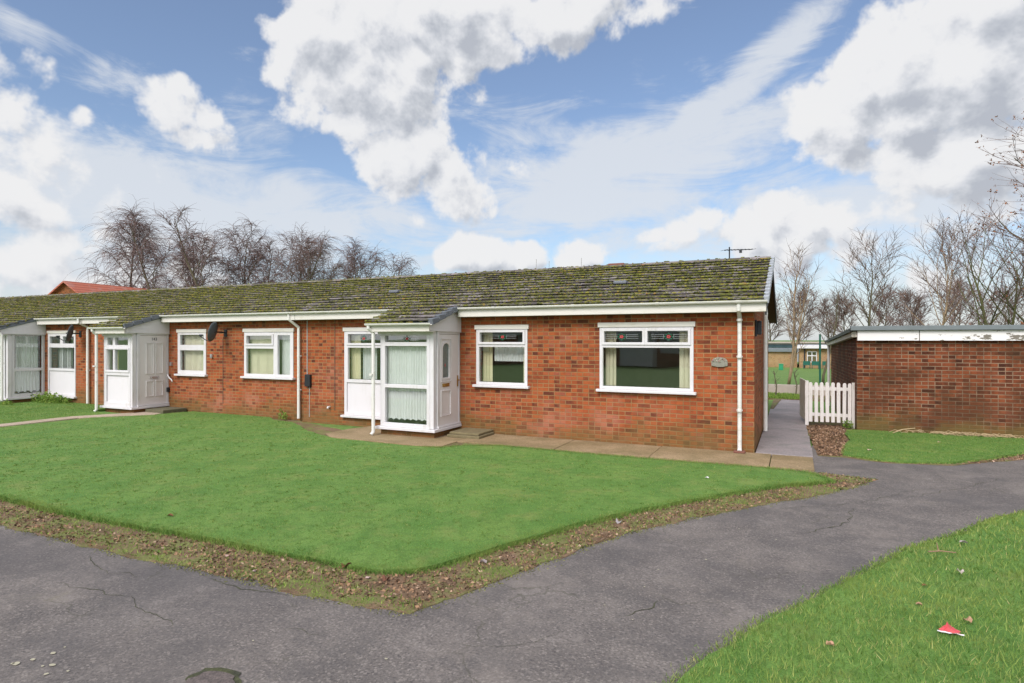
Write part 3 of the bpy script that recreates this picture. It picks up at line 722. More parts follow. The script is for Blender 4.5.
def moss(name, x0, x1, s0, s1, per, parent, loc):
    n = int((x1 - x0) * (s1 - s0) * per * 2.3)
    ang = np.arange(6) * math.pi / 3
    C = []
    while len(C) < n:
        x = rnd.uniform(x0, x1); s = rnd.uniform(s0, s1)
        v = 0.9 * mnoise.noise(Vector((x * 0.55, s * 0.9, 2))) + 0.8 * mnoise.noise(Vector((x * 2.2, s * 2.6, 7)))
        if v < rnd.uniform(-0.75, 0.35): continue
        if rnd.random() < 0.86: s = math.floor(s / GAUGE) * GAUGE + abs(rnd.gauss(0, 0.025)) - 0.02
        if s < s0 - .02 or s > s1: continue
        C.append((x, s))
    C = np.array(C); n = len(C)
    rx = nrg.uniform(0.012, 0.040, n) * nrg.choice([1, 1, 1.5], n); ry = nrg.uniform(0.010, 0.026, n); hh = nrg.uniform(0.008, 0.020, n)
    fr = (C[:, 1] / GAUGE) % 1.0; base = 0.050 - fr * 0.042 - 0.004
    L = np.zeros((n, 13, 3))
    jr = nrg.uniform(0.7, 1.3, (n, 6))
    for k in range(6):
        L[:, k, 0] = C[:, 0] + rx * np.cos(ang[k]) * jr[:, k]; L[:, k, 1] = C[:, 1] + ry * np.sin(ang[k]) * jr[:, k]; L[:, k, 2] = base - 0.004
        L[:, k + 6, 0] = C[:, 0] + rx * 0.75 * np.cos(ang[k]) * jr[:, k]; L[:, k + 6, 1] = C[:, 1] + ry * .75 * np.sin(ang[k]) * jr[:, k]; L[:, k + 6, 2] = base + hh * 0.7
    L[:, 12, 0] = C[:, 0]; L[:, 12, 1] = C[:, 1]; L[:, 12, 2] = base + hh
    W = np.empty_like(L)
    W[..., 0] = L[..., 0]; W[..., 1] = RY0 + SD.y * L[..., 1] + SN.y * L[..., 2]; W[..., 2] = RZ0 + SD.z * L[..., 1] + SN.z * L[..., 2]
    W -= np.array(loc)
    o = np.arange(n)[:, None] * 13
    q = np.concatenate([o + np.array([k, (k + 1) % 6, (k + 1) % 6 + 6, k + 6]) for k in range(6)])
    t_ = np.concatenate([o + np.array([k + 6, (k + 1) % 6 + 6, 12]) for k in range(6)])
    return kind(npfaces(name, W.reshape(-1, 3), [q, t_], M['moss'], parent), 'stuff')
def gutter(x0, x1, y, z, parent, joints=()):
    mb = MB(); pr = [(y + 0.042 * math.cos(a), z - 0.044 * math.sin(a)) for a in [k * math.pi / 8 for k in range(9)]]
    pr += [(y - 0.036, z + 0.0), (y - 0.036, z - 0.012)] + [(y + 0.034 * math.cos(a), z - 0.006 - 0.034 * math.sin(a)) for a in [k * math.pi / 8 for k in range(7, -1, -1)]]
    mb.prism(pr, 'x', x0, x1)
    for j in joints:
        mb.prism([(y + 0.047 * math.cos(a), z + 0.004 - 0.052 * math.sin(a)) for a in [k * math.pi / 8 for k in range(9)]], 'x', j - 0.03, j + 0.03)
    return mb.build('gutter', M['gutter'], parent)
def pipe(pts, parent, brackets=(), r=0.034, m=None, name='downpipe'):
    mb = MB(); mb.tube(pts, r, 12)
    x, y = pts[-1][0], pts[-1][1]
    for z in brackets:
        mb.tube([(x, y, z - 0.018), (x, y, z + 0.018)], r + 0.004, 12); mb.box(x - 0.045, x + 0.045, y + r - 0.01, y + r + 0.012, z - 0.012, z + 0.012)
    return mb.build(name, m or M['gutter'], parent, smooth=False)
def caps(parent, x, s0, s1, step, m, w=0.10, name='verge_cap'):
    mb = MB(); s = s0
    while s < s1 - 0.02:
        e = min(s + step * 0.90, s1)
        for (h0, h1, d0, d1) in ((-0.05, 0.058, 0, 0),):
            A = [slope(x, s, h0), slope(x + w, s, h0), slope(x + w, e, h0 - .01), slope(x, e, h0 - .01), slope(x, s, h1 + .01), slope(x + w, s, h1 + .01), slope(x + w, e, h1 - 0.03), slope(x, e, h1 - 0.03)]
        mb.add([tuple(p) for p in A], [(0, 3, 2, 1), (4, 5, 6, 7), (0, 1, 5, 4), (1, 2, 6, 5), (2, 3, 7, 6), (3, 0, 4, 7)])
        s += step
    return mb.build(name, m, parent, bevel=0.008, weld=False)

def porch(root, x0, x1, glazing, left_downpipe_x):
    """timber porch: plinth, base sill, front frame, closed left side, ceiling, fascia, gutter, spandrel"""
    yp = 9.68
    MB().box(x0 + 0.03, x1 - 0.02, yp + 0.05, YF - 0.002, -0.02, 0.13).build('plinth', M['brick'], root)
    pr = MB(); pr.box(x0, x1, yp - 0.02, yp + 0.1, 1.97, 2.18); pr.box(x0, x0 + 0.06, yp + 0.1, YF - 0.003, 0.19, 2.18)
    pr.box(x0, x1 + 0.02, yp + 0.1, YF - 0.003, 2.06, 2.12)
    pr.box(x1 - 0.09, x1, yp, yp + 0.10, 0.19, 1.97)
    po = pr.build('porch', M['white'], root, bevel=0.004)
    MB().box(x0 - 0.03, x1 + 0.06, yp - 0.06, YF - 0.004, 0.13, 0.185).build('base_sill', M['white'], po, bevel=0.008)
    # sloping spandrel on the right above the door
    def zr(y): return RZ0 + (y - RY0) * SD.z / SD.y - 0.02
    MB().prism([(yp - 0.20, 2.04), (yp - 0.05, 2.04), (YF - 0.003, 2.02), (YF - 0.003, zr(YF)), (yp - 0.20, zr(yp - 0.20))], 'x', x1 + 0.022, x1 + 0.05).build('spandrel', M['panel'], po, bevel=0.003)
    MB().box(x0 - 0.03, x1 + 0.05, yp - 0.235, yp - 0.205, 2.03, 2.175).build('porch_fascia', M['fascia'], po, bevel=0.004); MB().box(x0 - 0.03, x1 + 0.05, yp - 0.203, yp - 0.02, 2.02, 2.035).build('porch_soffit', M['fascia'], po)
    g = gutter(x0 - 0.08, x1 + 0.13, yp - 0.29, 2.185, po); g.name = 'porch_gutter'
    return po

def bungalow(name, label, x0, x1, holes, mossd, porch_x=None, verge=False):
    loc = (x0 + (x1 - x0) / 2, YF, 0); root = empty(name, loc)
    tag(root, label, 'bungalow', 'terraced bungalows in one row')
    w = MB(T_front)
    xe = x1 - (0.25 if verge else 0)
    w.grid_wall(x0, xe, -0.05, 2.42, 0, -0.25, holes); w.T = None
    w.box(x0, xe, 16.30, 16.55, -0.05, 2.42)
    g = [(YF, -0.05), (16.55, -0.05), (16.55, 2.45), (13.6, 3.44), (YF, 2.48)]
    if verge: w.prism(g, 'x', x1 - 0.25, x1)
    w.prism([(YF + .26, -0.05), (16.29, -0.05), (16.29, 2.45), (13.6, 3.40), (YF + .26, 2.50)], 'x', x0, x0 + 0.1)
    wall = w.build('wall', M['brick'], root)
    inn = MB(); inn.box(x0 + 0.1, xe, 13.4, 13.5, 0.1, 2.35); inn.box(x0 + 0.1, xe, 10.9, 16.3, 2.36, 2.42); inn.box(x0 + .1, xe, 10.9, 16.3, 0.0, 0.1)
    inn.build('inner_wall', M['inner'], root)
    xr = x1 + (0.16 if verge else 0)
    roof = tiles('roof', x0, xr, 0, 14, root)
    dk = MB(); dk.prism([(RY0 + .08, RZ0 + 0.006), (RY1, RZ1 - 0.02), (16.9, RZ0 - 0.05), (16.9, RZ0 - 0.12), (RY1, RZ1 - 0.1), (RY0 + .08, RZ0 - 0.074)], 'x', x0, xr - 0.01)
    dk.build('roof_deck', M['felt'], roof)
    rs = MB()
    for c in range(14):
        y0, z0 = 13.62 + c * GAUGE * SD.y, RZ1 - c * GAUGE * SD.z
        rs.prism([(y0, z0 + 0.01), (y0 + GAUGE, z0 - GAUGE * SD.z / SD.y + 0.03), (y0 + GAUGE, z0 - GAUGE * SD.z / SD.y), (y0, z0 - 0.015)], 'x', x0, xr)
    rs.build('rear_tiles', M['tile'], roof, weld=False)
    rg = MB(); xx = x0
    while xx < xr - 0.05:
        e = min(xx + 0.44, xr); pr = [(13.6 + 0.12 * math.cos(a), 3.53 + rnd.uniform(0, .006) + 0.07 * math.sin(a)) for a in [k * math.pi / 6 for k in range(7)]]
        rg.prism(pr, 'x', xx, e - 0.006); xx += 0.45
    rg.build('ridge_tiles', M['tile'], roof, weld=False)
    moss('moss', x0, xr, 0, SLEN + .04, mossd, roof, loc)
    if porch_x:
        tiles('porch_tiles', porch_x[0], porch_x[1], -4, 0, roof)
        moss('moss', porch_x[0], porch_x[1], -4 * GAUGE, 0, mossd * 1.1, roof, loc)
        MB().prism([(slope(0, -4 * GAUGE + .12, -0.02).y, slope(0, -4 * GAUGE + .12, -0.02).z), (RY0 + .1, RZ0 + 0.01), (RY0 + .1, RZ0 - 0.06), (slope(0, -4 * GAUGE + .12, -0.05).y, slope(0, -4 * GAUGE + .12, -0.05).z)], 'x', porch_x[0] + .01, porch_x[1] - .01).build('porch_deck', M['felt'], roof)
    return root, wall, roof

# --- end bungalow -----------------------------------------------------------
AX0, AX1 = -10.28, -0.59
BIG = (-3.20, -1.55, 0.99, 2.10); W2 = (-5.74, -4.63, 0.99, 2.08); W0 = (-9.07, -7.62, 0.21, 2.06); DA = (-7.35, -6.3, 0.1, 2.0)
A, A_wall, A_roof = bungalow('bungalow', 'brick end bungalow nearest the camera, with flower-leaded windows and a glazed white porch', AX0, AX1, [BIG, W2, W0, DA], 200, (-7.50, -6.07), True)
# big window
b = BIG; zt = 1.80
o = window(A, T_front, *b, [(b[0] + .06, b[1] - .06, b[2] + .05, 1.735), (b[0] + .09, -2.42, 1.83, 2.03), (-2.33, b[1] - .09, 1.83, 2.03)], sashes=[(b[0] + .09, -2.42, 1.83, 2.03), (-2.33, b[1] - .09, 1.83, 2.03)], flowers=[(-2.80, 1.93, 1.0), (-1.97, 1.93, 1.0)])
blinds(T_front, b[0] + 0.05, b[0] + 0.30, b[2] + .05, 2.06, -0.17, o, M['blind'], ang=20, gap=-0.012); blinds(T_front, b[1] - 0.27, b[1] - 0.03, b[2] + .05, 2.06, -0.17, o, M['blind'], ang=20, gap=-.012)
b = W2
o = window(A, T_front, *b, [(b[0] + .06, b[1] - .06, b[2] + .05, 1.735), (b[0] + .09, b[1] - .09, 1.83, 2.02)], sashes=[(b[0] + .09, b[1] - .09, 1.83, 2.02)], flowers=[(-5.17, 1.93, 1.0)])
blinds(T_front, b[0] + 0.05, b[0] + 0.30, b[2] + .05, 2.06, -0.17, o, M['cream'], ang=20, gap=-.012); blinds(T_front, b[1] - 0.17, b[1] - 0.03, b[2] + .05, 2.06, -0.17, o, M['blind'], ang=20, gap=-.012)
curtain(T_front, b[0] + 0.3, b[1] - 0.17, 1.45, 1.75, -0.2, o, M['net'], 9, 0.015)  # pale sheet standing in for a bay window reflected in this pane
b = W0
o = window(A, T_front, *b, [(b[0] + .10, b[1] - .25, 1.0, 1.70), (b[0] + .12, b[1] - .25, 1.80, 2.0)], panels=[(b[0] + .07, b[1] - .2, b[2] + .06, 0.93)], sashes=[(b[0] + .12, b[1] - .25, 1.80, 2.0)], flowers=[(-8.55, 1.9, 1.0)])
curtain(T_front, b[0] + .05, b[0] + .32, 1.0, 1.98, -0.15, o, M['cream'], 3, 0.015); curtain(T_front, b[0] + .38, b[0] + .75, 1.0, 1.72, -0.17, o, M['net'], 6, 0.02)

# porch of the end bungalow
P = porch(A, -7.42, -6.14, None, 0)
Tp = T_at(9.70)
pw = window(A, Tp, -7.36, -6.22, 0.187, 1.968, [(-7.25, -6.29, 0.26, 0.945), (-7.25, -6.29, 1.01, 1.755), (-7.25, -6.29, 1.83, 1.955 + 0.0)], head=False, sill=False, name='porch_window', front=0.03, flowers=[(-6.76, 1.895, 0.9)])
curtain(Tp, -7.27, -6.28, 1.0, 1.77, -0.10, pw, M['net'], 17, 0.014, name='net_curtain'); curtain(Tp, -7.27, -6.28, 0.30, 0.96, -0.10, pw, M['net'], 15, 0.016, hem=0.04, name='net_curtain')
Ts = T_side(-6.12)
def door(root, Ts, u0, u1, mats, style):
    fr = MB(Ts); fr.grid_wall(u0, u1, 0.187, 2.055, 0.0, -0.07, [(u0 + .07, u1 - .05, 0.215, 1.985)])
    fo = fr.build('door_frame', M['white'], root, bevel=0.004)
    a, b_ = u0 + .075, u1 - .055
    if style == 'A':
        c = (9.95 + 10.25) / 2; hw = 0.125
        arc = [(c + hw * math.cos(q), 1.70 + 0.11 * math.sin(q)) for q in [k * math.pi / 8 for k in range(9)]]
        ip = [(c - hw, 1.14), (c + hw, 1.14)] + arc
        # leaf built as two layers: a body with a glazed hole cut rectangularly behind the moulding
        lf = MB(Ts); lf.grid_wall(a, b_, 0.22, 1.98, -0.01, -0.055, [(c - hw + .002, c + hw - .002, 1.142, 1.80)])
    else:
        lf = MB(Ts); lf.box(a, b_, -0.055, -0.01, 0.22, 1.98)
    d = lf.build('door', M['door'], root, bevel=0.003)
    # keep the moulding proud of the leaf
    ml = MB(Ts)
    def mrect(u0_, u1_, z0_, z1_, w_=0.022, h=0.008):
        ml.rectring(u0_, u1_, z0_, z1_, w_, 'y', -0.012, -0.01 + h * 2.2)
        ml.rectring(u0_ + 0.045, u1_ - 0.045, z0_ + 0.045, z1_ - 0.045, 0.012, 'y', -0.012, -0.006)
    if style == 'A':
        op = [(c - hw - .035, 1.105), (c + hw + .035, 1.105)] + [(c + (hw + .035) * math.cos(q), 1.70 + 0.15 * math.sin(q)) for q in [k * math.pi / 8 for k in range(9)]]
        ml.ring(op, ip, 'y', -0.02, 0.004)
        mrect(c - .19, c + .19, 0.40, 0.90); mrect(c - 0.19, c + 0.19, 1.06, 1.90, 0.014)
        MB(Ts).prism(ip, 'y', -0.03, -0.026).build('door_glass', M['frost'], d)
        MB(Ts).prism([(c + 0.02 * math.cos(q), 1.38 + 0.035 * math.sin(q)) for q in [k * math.pi / 4 for k in range(8)]], 'y', -0.024, -0.021).build('glass_flower', plain('pink_glass', (0.35, 0.07, 0.07), 0.3), d)
        lp = MB(Ts); lp.box(c - .125, c + .125, -0.012, 0.004, 0.965, 1.03); lp.box(c - .09, c + .09, 0.002, 0.010, 0.98, 1.015); lp.build('letter_plate', M['gold'], d, bevel=0.003)
        hd = MB(Ts); hd.box(b_ - 0.05, b_ - 0.02, -0.012, 0.002, 0.94, 1.16); hd.tube([(b_ - 0.035, 0.0, 1.07), (b_ - 0.035, 0.05, 1.07), (b_ - 0.14, 0.05, 1.065)], 0.009, 8); hd.build('door_handle', M['gold'], d)
    else:
        c = (a + b_) / 2 + 0.03
        for s_ in (-1, 1):
            mrect(c + s_ * 0.125 - 0.105, c + s_ * 0.125 + 0.105, 1.0, 1.80); mrect(c + s_ * 0.125 - 0.105, c + s_ * 0.125 + 0.105, 0.42, 0.82)
        lp = MB(Ts); lp.box(c - .12, c + .12, -0.012, -0.002, 0.875, 0.93); lp.tube([(c - .09, -0.005, 0.92), (c - .09, 0.03, 0.86), (c + .09, 0.03, 0.86), (c + .09, -0.005, 0.92)], 0.007, 6)
        lp.build('letter_plate', M['silver'], d)
        cu = bpy.data.curves.new('door_number', 'FONT'); cu.body = '143'; cu.size = 0.105; cu.extrude = 0.002; cu.align_x = 'CENTER'
        tmp = bpy.data.objects.new('tmp_text', cu); COL.objects.link(tmp); bpy.context.view_layer.update()
        me_ = bpy.data.meshes.new_from_object(tmp.evaluated_get(bpy.context.evaluated_depsgraph_get())); bpy.data.objects.remove(tmp)
        to = bpy.data.objects.new('door_number', me_); COL.objects.link(to); me_.materials.clear(); me_.materials.append(M['black']); to.parent = d
        wp = Vector(Ts(c - 0.01, -0.006, 1.855)) - WORLD[d.name].translation
        to.location = wp; to.rotation_euler = (R(90), 0, R(90))
    ml.build('moulding', M['door'], d, bevel=0.002, weld=False)
    th = MB(Ts); th.box(u0, u1 , 0.0, 0.025, 0.19, 0.225); th.build('threshold', M['white'], fo, bevel=0.004)
    return d
door(A, Ts, 9.79, 10.635, None, 'A')
sp = MB(); sp.box(-6.0, -5.3, 9.92, 10.55, 0.02, 0.075); sp.box(-5.97, -5.34, 9.97, 10.6, 0.075, 0.12)
tag(sp.build('door_step', plain('mossy_concrete', (0.16, 0.13, 0.07), 0.95, 0.4, 14), bevel=0.012), 'mossy concrete doorstep beneath the arched-glass porch door', 'doorstep')
# eaves
def eaves(root, segs, joints=()):
    for (a, b_) in segs:
        MB().box(a, b_, 10.372, 10.40, 2.325, 2.47).build('fascia', M['fascia'], root, bevel=0.004)
        MB().box(a, b_, 10.402, 10.638, 2.33, 2.345).build('soffit', M['fascia'], root)
        gutter(a, b_ + 0.02, 10.328, 2.505, root, [j for j in joints if a < j < b_])
eaves(A, [(AX0 + 0.002, -7.52), (-6.02, -0.40)], [-9.6, -8.2, -5.2, -3.6, -2.1, -0.82])
caps(A_roof, -0.44, 0.0, SLEN + 0.02, GAUGE, M['verge'], 0.08)
caps(A_roof, -6.09, -4 * GAUGE, 0.1, GAUGE, M['darkverge'], 0.11)
bb = MB()
for (ya, za, yb, zb) in ((RY0 + 0.05, RZ0 - 0.06, RY1, RZ1 - 0.06), (RY1, RZ1 - 0.06, 16.95, 2.42)):
    bb.prism([(ya, za), (yb, zb), (yb, zb - 0.17), (ya, za - 0.17)], 'x', -0.42, -0.395)
bb.build('bargeboard', M['barge'], A_roof)
sf = MB()
for (ya, za, yb, zb) in ((YF, 2.44, RY1, RZ1 - 0.13), (RY1, RZ1 - 0.13, 16.9, 2.32)):
    sf.prism([(ya, za), (yb, zb), (yb, zb - 0.02), (ya, za - 0.02)], 'x', -0.587, -0.422)
sf.build('verge_soffit', M['soffit'], A_roof)
pipe([(-0.81, 10.36, 2.46), (-0.81, 10.36, 2.36), (-0.81, 10.57, 2.25), (-0.81, 10.57, 2.1), (-0.81, 10.57, 0.09), (-0.81, 10.53, 0.05)], A, (2.2, 0.72, 1.6))
pipe([(-0.52, 13.12, 2.75), (-0.52, 13.12, 0.05)], A, (2.4, 1.3), 0.04)
pp = pipe([(-7.44, 9.40, 2.16), (-7.44, 9.40, 2.10), (-7.40, 9.50, 2.0), (-7.40, 9.50, 0.09), (-7.42, 9.46, 0.04)], P, (1.2,), name='porch_downpipe')
MB().box(-0.9, -0.72, 10.46, 10.62, 0.03, 0.06).build('drain_surround', M['terracotta'], A, bevel=0.01)
# air brick / vents and ridge items
tv = MB(); p = slope(-3.1, 6 * GAUGE, 0.05); tv.box(p.x - .13, p.x + .13, p.y - 0.08, p.y + 0.12, p.z - 0.03, p.z + 0.035); tv.build('tile_vent', M['darkverge'], A_roof, bevel=0.02)
tv = MB(); p = slope(-8.5, 6 * GAUGE, 0.05); tv.box(p.x - .13, p.x + .13, p.y - 0.08, p.y + 0.12, p.z - 0.03, p.z + 0.035); tv.build('tile_vent', M['darkverge'], A_roof, bevel=0.02)
tv = MB(); tv.box(-3.88, -3.5, 13.52, 13.72, 3.5, 3.625); tv.build('ridge_vent', M['terracotta'], A_roof, bevel=0.02)

# --- middle bungalow --------------------------------------------------------
BX0, BX1 = -18.28, -10.284
B2 = (-12.17, -10.58, 0.99, 2.06); B1 = (-14.58, -13.52, 0.99, 2.06); DB = (-16.1, -15.1, 0.1, 2.0)
B, B_wall, B_roof = bungalow('bungalow', 'middle brick bungalow with panelled white porch and grey satellite dish beside its narrow window', BX0, BX1, [B1, B2, DB], 330, (-16.22, -14.89))
b = B2; xm = -11.2
o = window(B, T_front, *b, [(b[0] + .07, xm, b[2] + .06, 1.66), (b[0] + .10, xm - .04, 1.78, 1.97), (xm + .13, b[1] - .10, 1.05, 1.98)], sashes=[(b[0] + .10, xm - .04, 1.78, 1.97)])
blinds(T_front, b[0] + .04, xm + .02, b[2] + .05, 2.03, -0.14, o, M['blind'], ang=-22); curtain(T_front, xm + .08, b[1] - .03, 1.0, 2.02, -0.16, o, M['net'], 4, 0.01)
b = B1
o = window(B, T_front, *b, [(b[0] + .09, b[1] - .09, b[2] + .09, 1.60), (b[0] + .09, b[1] - .07, 1.74, 2.0)])
blinds(T_front, b[0] + .04, b[1] - .04, b[2] + .05, 2.03, -0.14, o, M['blind'], ang=-22)
PB = porch(B, -16.16, -14.97, None, 0)
pw = window(B, Tp, -16.10, -15.03, 0.187, 1.968, [(-15.97, -15.72, 1.10, 1.62), (-15.66, -15.12, 1.10, 1.62), (-15.95, -15.74, 1.74, 1.93), (-15.64, -15.13, 1.74, 1.93)], panels=[(-16.0, -15.1, 0.28, 0.97)], head=False, sill=False, name='porch_window', front=0.03)
MB(Tp).rectring(-16.03, -15.07, 1.05, 1.67, 0.04, 'y', 0.032, 0.05).build('sash', M['white'], pw, bevel=0.003)
MB(Tp).box(-15.9, -15.72, -0.10, -0.12, 1.1, 1.6).build('window_blind', M['cream'], pw)
door(B, T_side(-14.95), 9.79, 10.635, None, 'B')
eaves(B, [(-18.26, -16.25), (-14.87, BX1 - 0.004)], [-17.5, -14.2, -12.6, -10.45])
caps(B_roof, -14.90, -4 * GAUGE, 0.1, GAUGE, M['darkverge'], 0.06)
pipe([(-10.45, 10.36, 2.46), (-10.45, 10.36, 2.34), (-10.36, 10.57, 2.16), (-10.36, 10.57, 1.9), (-10.36, 10.57, 0.06)], B, (0.72, 1.5))
pipe([(-16.12, 9.40, 2.16), (-16.12, 9.40, 2.10), (-16.12, 9.50, 2.0), (-16.12, 9.50, 0.09), (-16.14, 9.46, 0.05)], PB, (1.2,), name='porch_downpipe')
sp = MB(); sp.box(-14.88, -14.2, 9.95, 10.6, 0.02, 0.12)
tag(sp.build('door_step', plain('dark_concrete', (0.11, 0.10, 0.06), 0.95, 0.4, 14), bevel=0.012), 'dark concrete doorstep beneath the numbered panelled porch door', 'doorstep')
of = MB(); of.tube([(-14.93, 10.60, 0.98), (-14.86, 10.55, 0.93), (-14.80, 10.55, 0.87), (-14.70, 10.53, 0.84), (-14.66, 10.53, 0.78)], 0.016, 8); of.build('overflow_pipe', M['white'], B, smooth=True)
bx = MB(); bx.box(-14.98, -14.90, 10.58, 10.638, 0.50, 0.62); bx.build('socket_box', M['black'], B, bevel=0.005)
for xx, zz in ((-14.83, 1.24), (-13.3, 1.46)):
    bx = MB(); bx.box(xx - .035, xx + .035, 10.59, 10.638, zz - 0.05, zz + 0.05); bx.box(xx - 0.02, xx + 0.02, 10.578, 10.592, zz - 0.035, zz + 0.02); bx.build('outside_light', M['silver'], B, bevel=0.004)
# --- left bungalow ----------------------------------------------------------
CX0, CX1 = -26.3, -18.284
C0 = (-20.40, -19.02, 0.21, 2.06)
C, C_wall, C_roof = bungalow('bungalow', 'left brick bungalow with fully glazed white side porch and net curtains', CX0, CX1, [C0, (-22.5, -20.8, 0.1, 2.0)], 420, (-23.2, -20.5))
b = C0
o = window(C, T_front, *b, [(b[0] + .07, b[1] - .05, 1.02, 1.64), (b[0] + .09, b[0] + .62, 1.76, 1.97), (b[0] + .76, b[1] - .08, 1.76, 1.97)], panels=[(b[0] + .05, b[1] - .05, .27, .95)])
blinds(T_front, b[0] + .25, b[1] - .03, 1.0, 1.7, -0.14, o, M['net'], ang=20)
PC = porch(C, -23.1, -20.58, None, 0)
pw = window(C, Tp, -23.0, -20.72, 0.187, 1.968, [(-22.9, -21.9, 0.3, 0.93), (-22.9, -21.9, 1.05, 1.70), (-21.8, -20.80, 0.3, 0.93), (-21.8, -20.80, 1.05, 1.70), (-21.8, -20.80, 1.76, 1.94), (-22.9, -21.9, 1.76, 1.94)], head=False, sill=False, name='porch_window', front=0.03)
curtain(Tp, -22.9, -20.8, .3, 1.9, -0.1, pw, M['net'], 26, 0.012, name='net_curtain')
pw = window(C, T_side(-20.6), 9.79, 10.635, 0.187, 2.055, [(9.85, 10.57, 0.29, 0.95), (9.85, 10.57, 1.03, 2.0)], head=False, sill=False, name='side_window', front=0.02)
curtain(T_side(-20.6), 9.85, 10.57, .31, .95, -0.10, pw, M['net'], 9, 0.016, hem=0.05, name='net_curtain'); curtain(T_side(-20.6), 9.93, 10.50, 1.0, 1.98, -0.10, pw, M['net'], 8, 0.012, name='net_curtain')
eaves(C, [(CX0 + .002, -23.2), (-20.50, CX1 - 0.004)], [-18.6])
caps(C_roof, -20.55, -4 * GAUGE, 0.1, GAUGE, M['darkverge'], 0.05)
pipe([(-18.36, 10.33, 2.46), (-18.36, 10.33, 2.36), (-18.34, 10.57, 2.24), (-18.34, 10.57, 2.1), (-18.34, 10.57, 0.05)], C, (1.0,), 0.036)
pipe([(-20.55, 9.40, 2.16), (-20.50, 9.50, 2.0), (-20.50, 9.50, 0.05)], PC, (1.2,), name='porch_downpipe')
# --- farthest bungalow: roof seen at the left edge
D, D_wall, D_roof = bungalow('bungalow', 'farthest bungalow of the row, only its mossy roof showing at the left edge', -34.3, -26.304, [], 330)
eaves(D, [(-34.29, -26.31)])

# movement joints: thin dark verticals in the brickwork
for par, xx, z0, z1 in ((B, -12.92, 0.28, 1.9), (A, -9.35, 0.28, 2.32)):
    MB().box(xx - 0.008, xx + 0.008, YF - 0.004, YF + 0.004, z0, z1).build('movement_joint', M['darkcable'], par)
cb = MB(); cb.box(-10.17, -10.15, YF - 0.014, YF - 0.002, 1.06, 2.34); cb.box(-10.10, -10.085, YF - 0.014, YF - 0.002, 0.1, 0.8); cb.build('cable_conduit', M['grey'], A)
bx = MB(); bx.box(-10.19, -10.03, YF - 0.07, YF - 0.002, 0.80, 1.08); bx.build('cable_box', M['black'], A, bevel=0.012)
bx = MB(); bx.tube([(-9.5, YF - 0.002, 0.36), (-9.5, YF - 0.06, 0.36), (-9.5, YF - 0.07, 0.33)], 0.02, 8); bx.build('overflow_pipe', M['white'], A)

# --- wall-mounted things ----------------------------------------------------
def dish(loc, aim, label, face):
    root = empty('satellite_dish', loc); tag(root, label, 'satellite dish', 'satellite dishes on the front walls')
    d = Vector(face).normalized(); a = d.cross(Vector((0, 0, 1))).normalized(); u = a.cross(d)
    c = Vector(aim); v = []; f = []; nr, ns = 5, 20
    for side in (0, 1):
        v.append(tuple(c - d * (0.05 + side * 0.008)))
        for i in range(1, nr + 1):
            rr = 0.23 * i / nr
            for k in range(ns):
                an = 2 * math.pi * k / ns
                v.append(tuple(c + a * rr * math.cos(an) + u * rr * 1.08 * math.sin(an) + d * (-0.05 - side * 0.008 + 0.05 * (i / nr) ** 2)))
    N = 1 + nr * ns
    for side in (0, 1):
        o = side * N
        for k in range(ns):
            f.append((o, o + 1 + k, o + 1 + (k + 1) % ns))
            for i in range(nr - 1):
                p, q = o + 1 + i * ns, o + 1 + (i + 1) * ns; f.append((p + k, q + k, q + (k + 1) % ns, p + (k + 1) % ns))
    for k in range(ns): p = 1 + (nr - 1) * ns; f.append((p + k, p + (k + 1) % ns, N + p + (k + 1) % ns, N + p + k))
    mb = MB(); mb.add(v, f); mb.build('reflector', M['dishgrey'], root, smooth=True, weld=False)
    arm = MB(); e = c + d * 0.30 - u * 0.16; arm.tube([c - u * 0.20 - d * .02, c - u * 0.24 + d * .1, e], 0.011, 6); arm.build('arm', M['black'], root)
    l = MB(); l.tube([e - d * 0.02 + u * 0.0, e + u * 0.02 - d * 0.09], [0.028, 0.02], 10); l.build('receiver', M['black'], root)
    br = MB(); br.tube([c - d * 0.06, Vector((loc[0], c.y + .02, c.z)), Vector((loc[0], YF - 0.01, loc[2]))], 0.018, 8); br.box(loc[0] - 0.05, loc[0] + 0.05, YF - 0.022, YF - 0.002, loc[2] - 0.1, loc[2] + 0.08)
    br.build('bracket', M['black'], root)
    return root
dish((-12.82, YF, 2.05), (-12.80, 10.24, 2.07), 'grey satellite dish mounted between the two windows of the middle bungalow', (-0.93, -0.45, 0.25))
dish((-18.80, YF, 2.05), (-18.60, 10.24, 2.06), 'grey satellite dish in front of the leftmost upper window, by the brick pier', (-0.75, -0.75, 0.25))
ln = empty('wall_lantern', (-0.59, 10.85, 2.07)); tag(ln, 'black bulkhead lamp high on the gable corner of the end bungalow', 'wall light')
mb = MB(); mb.box(-0.588, -0.56, 10.78, 10.92, 1.93, 2.21); mb.build('backplate', M['black'], ln, bevel=0.01)
mb = MB(); mb.prism([(10.80, 1.96), (10.90, 1.96), (10.90, 2.16), (10.87, 2.19), (10.83, 2.19), (10.80, 2.16)], 'x', -0.56, -0.49); mb.build('lamp_body', M['black'], ln, bevel=0.012)
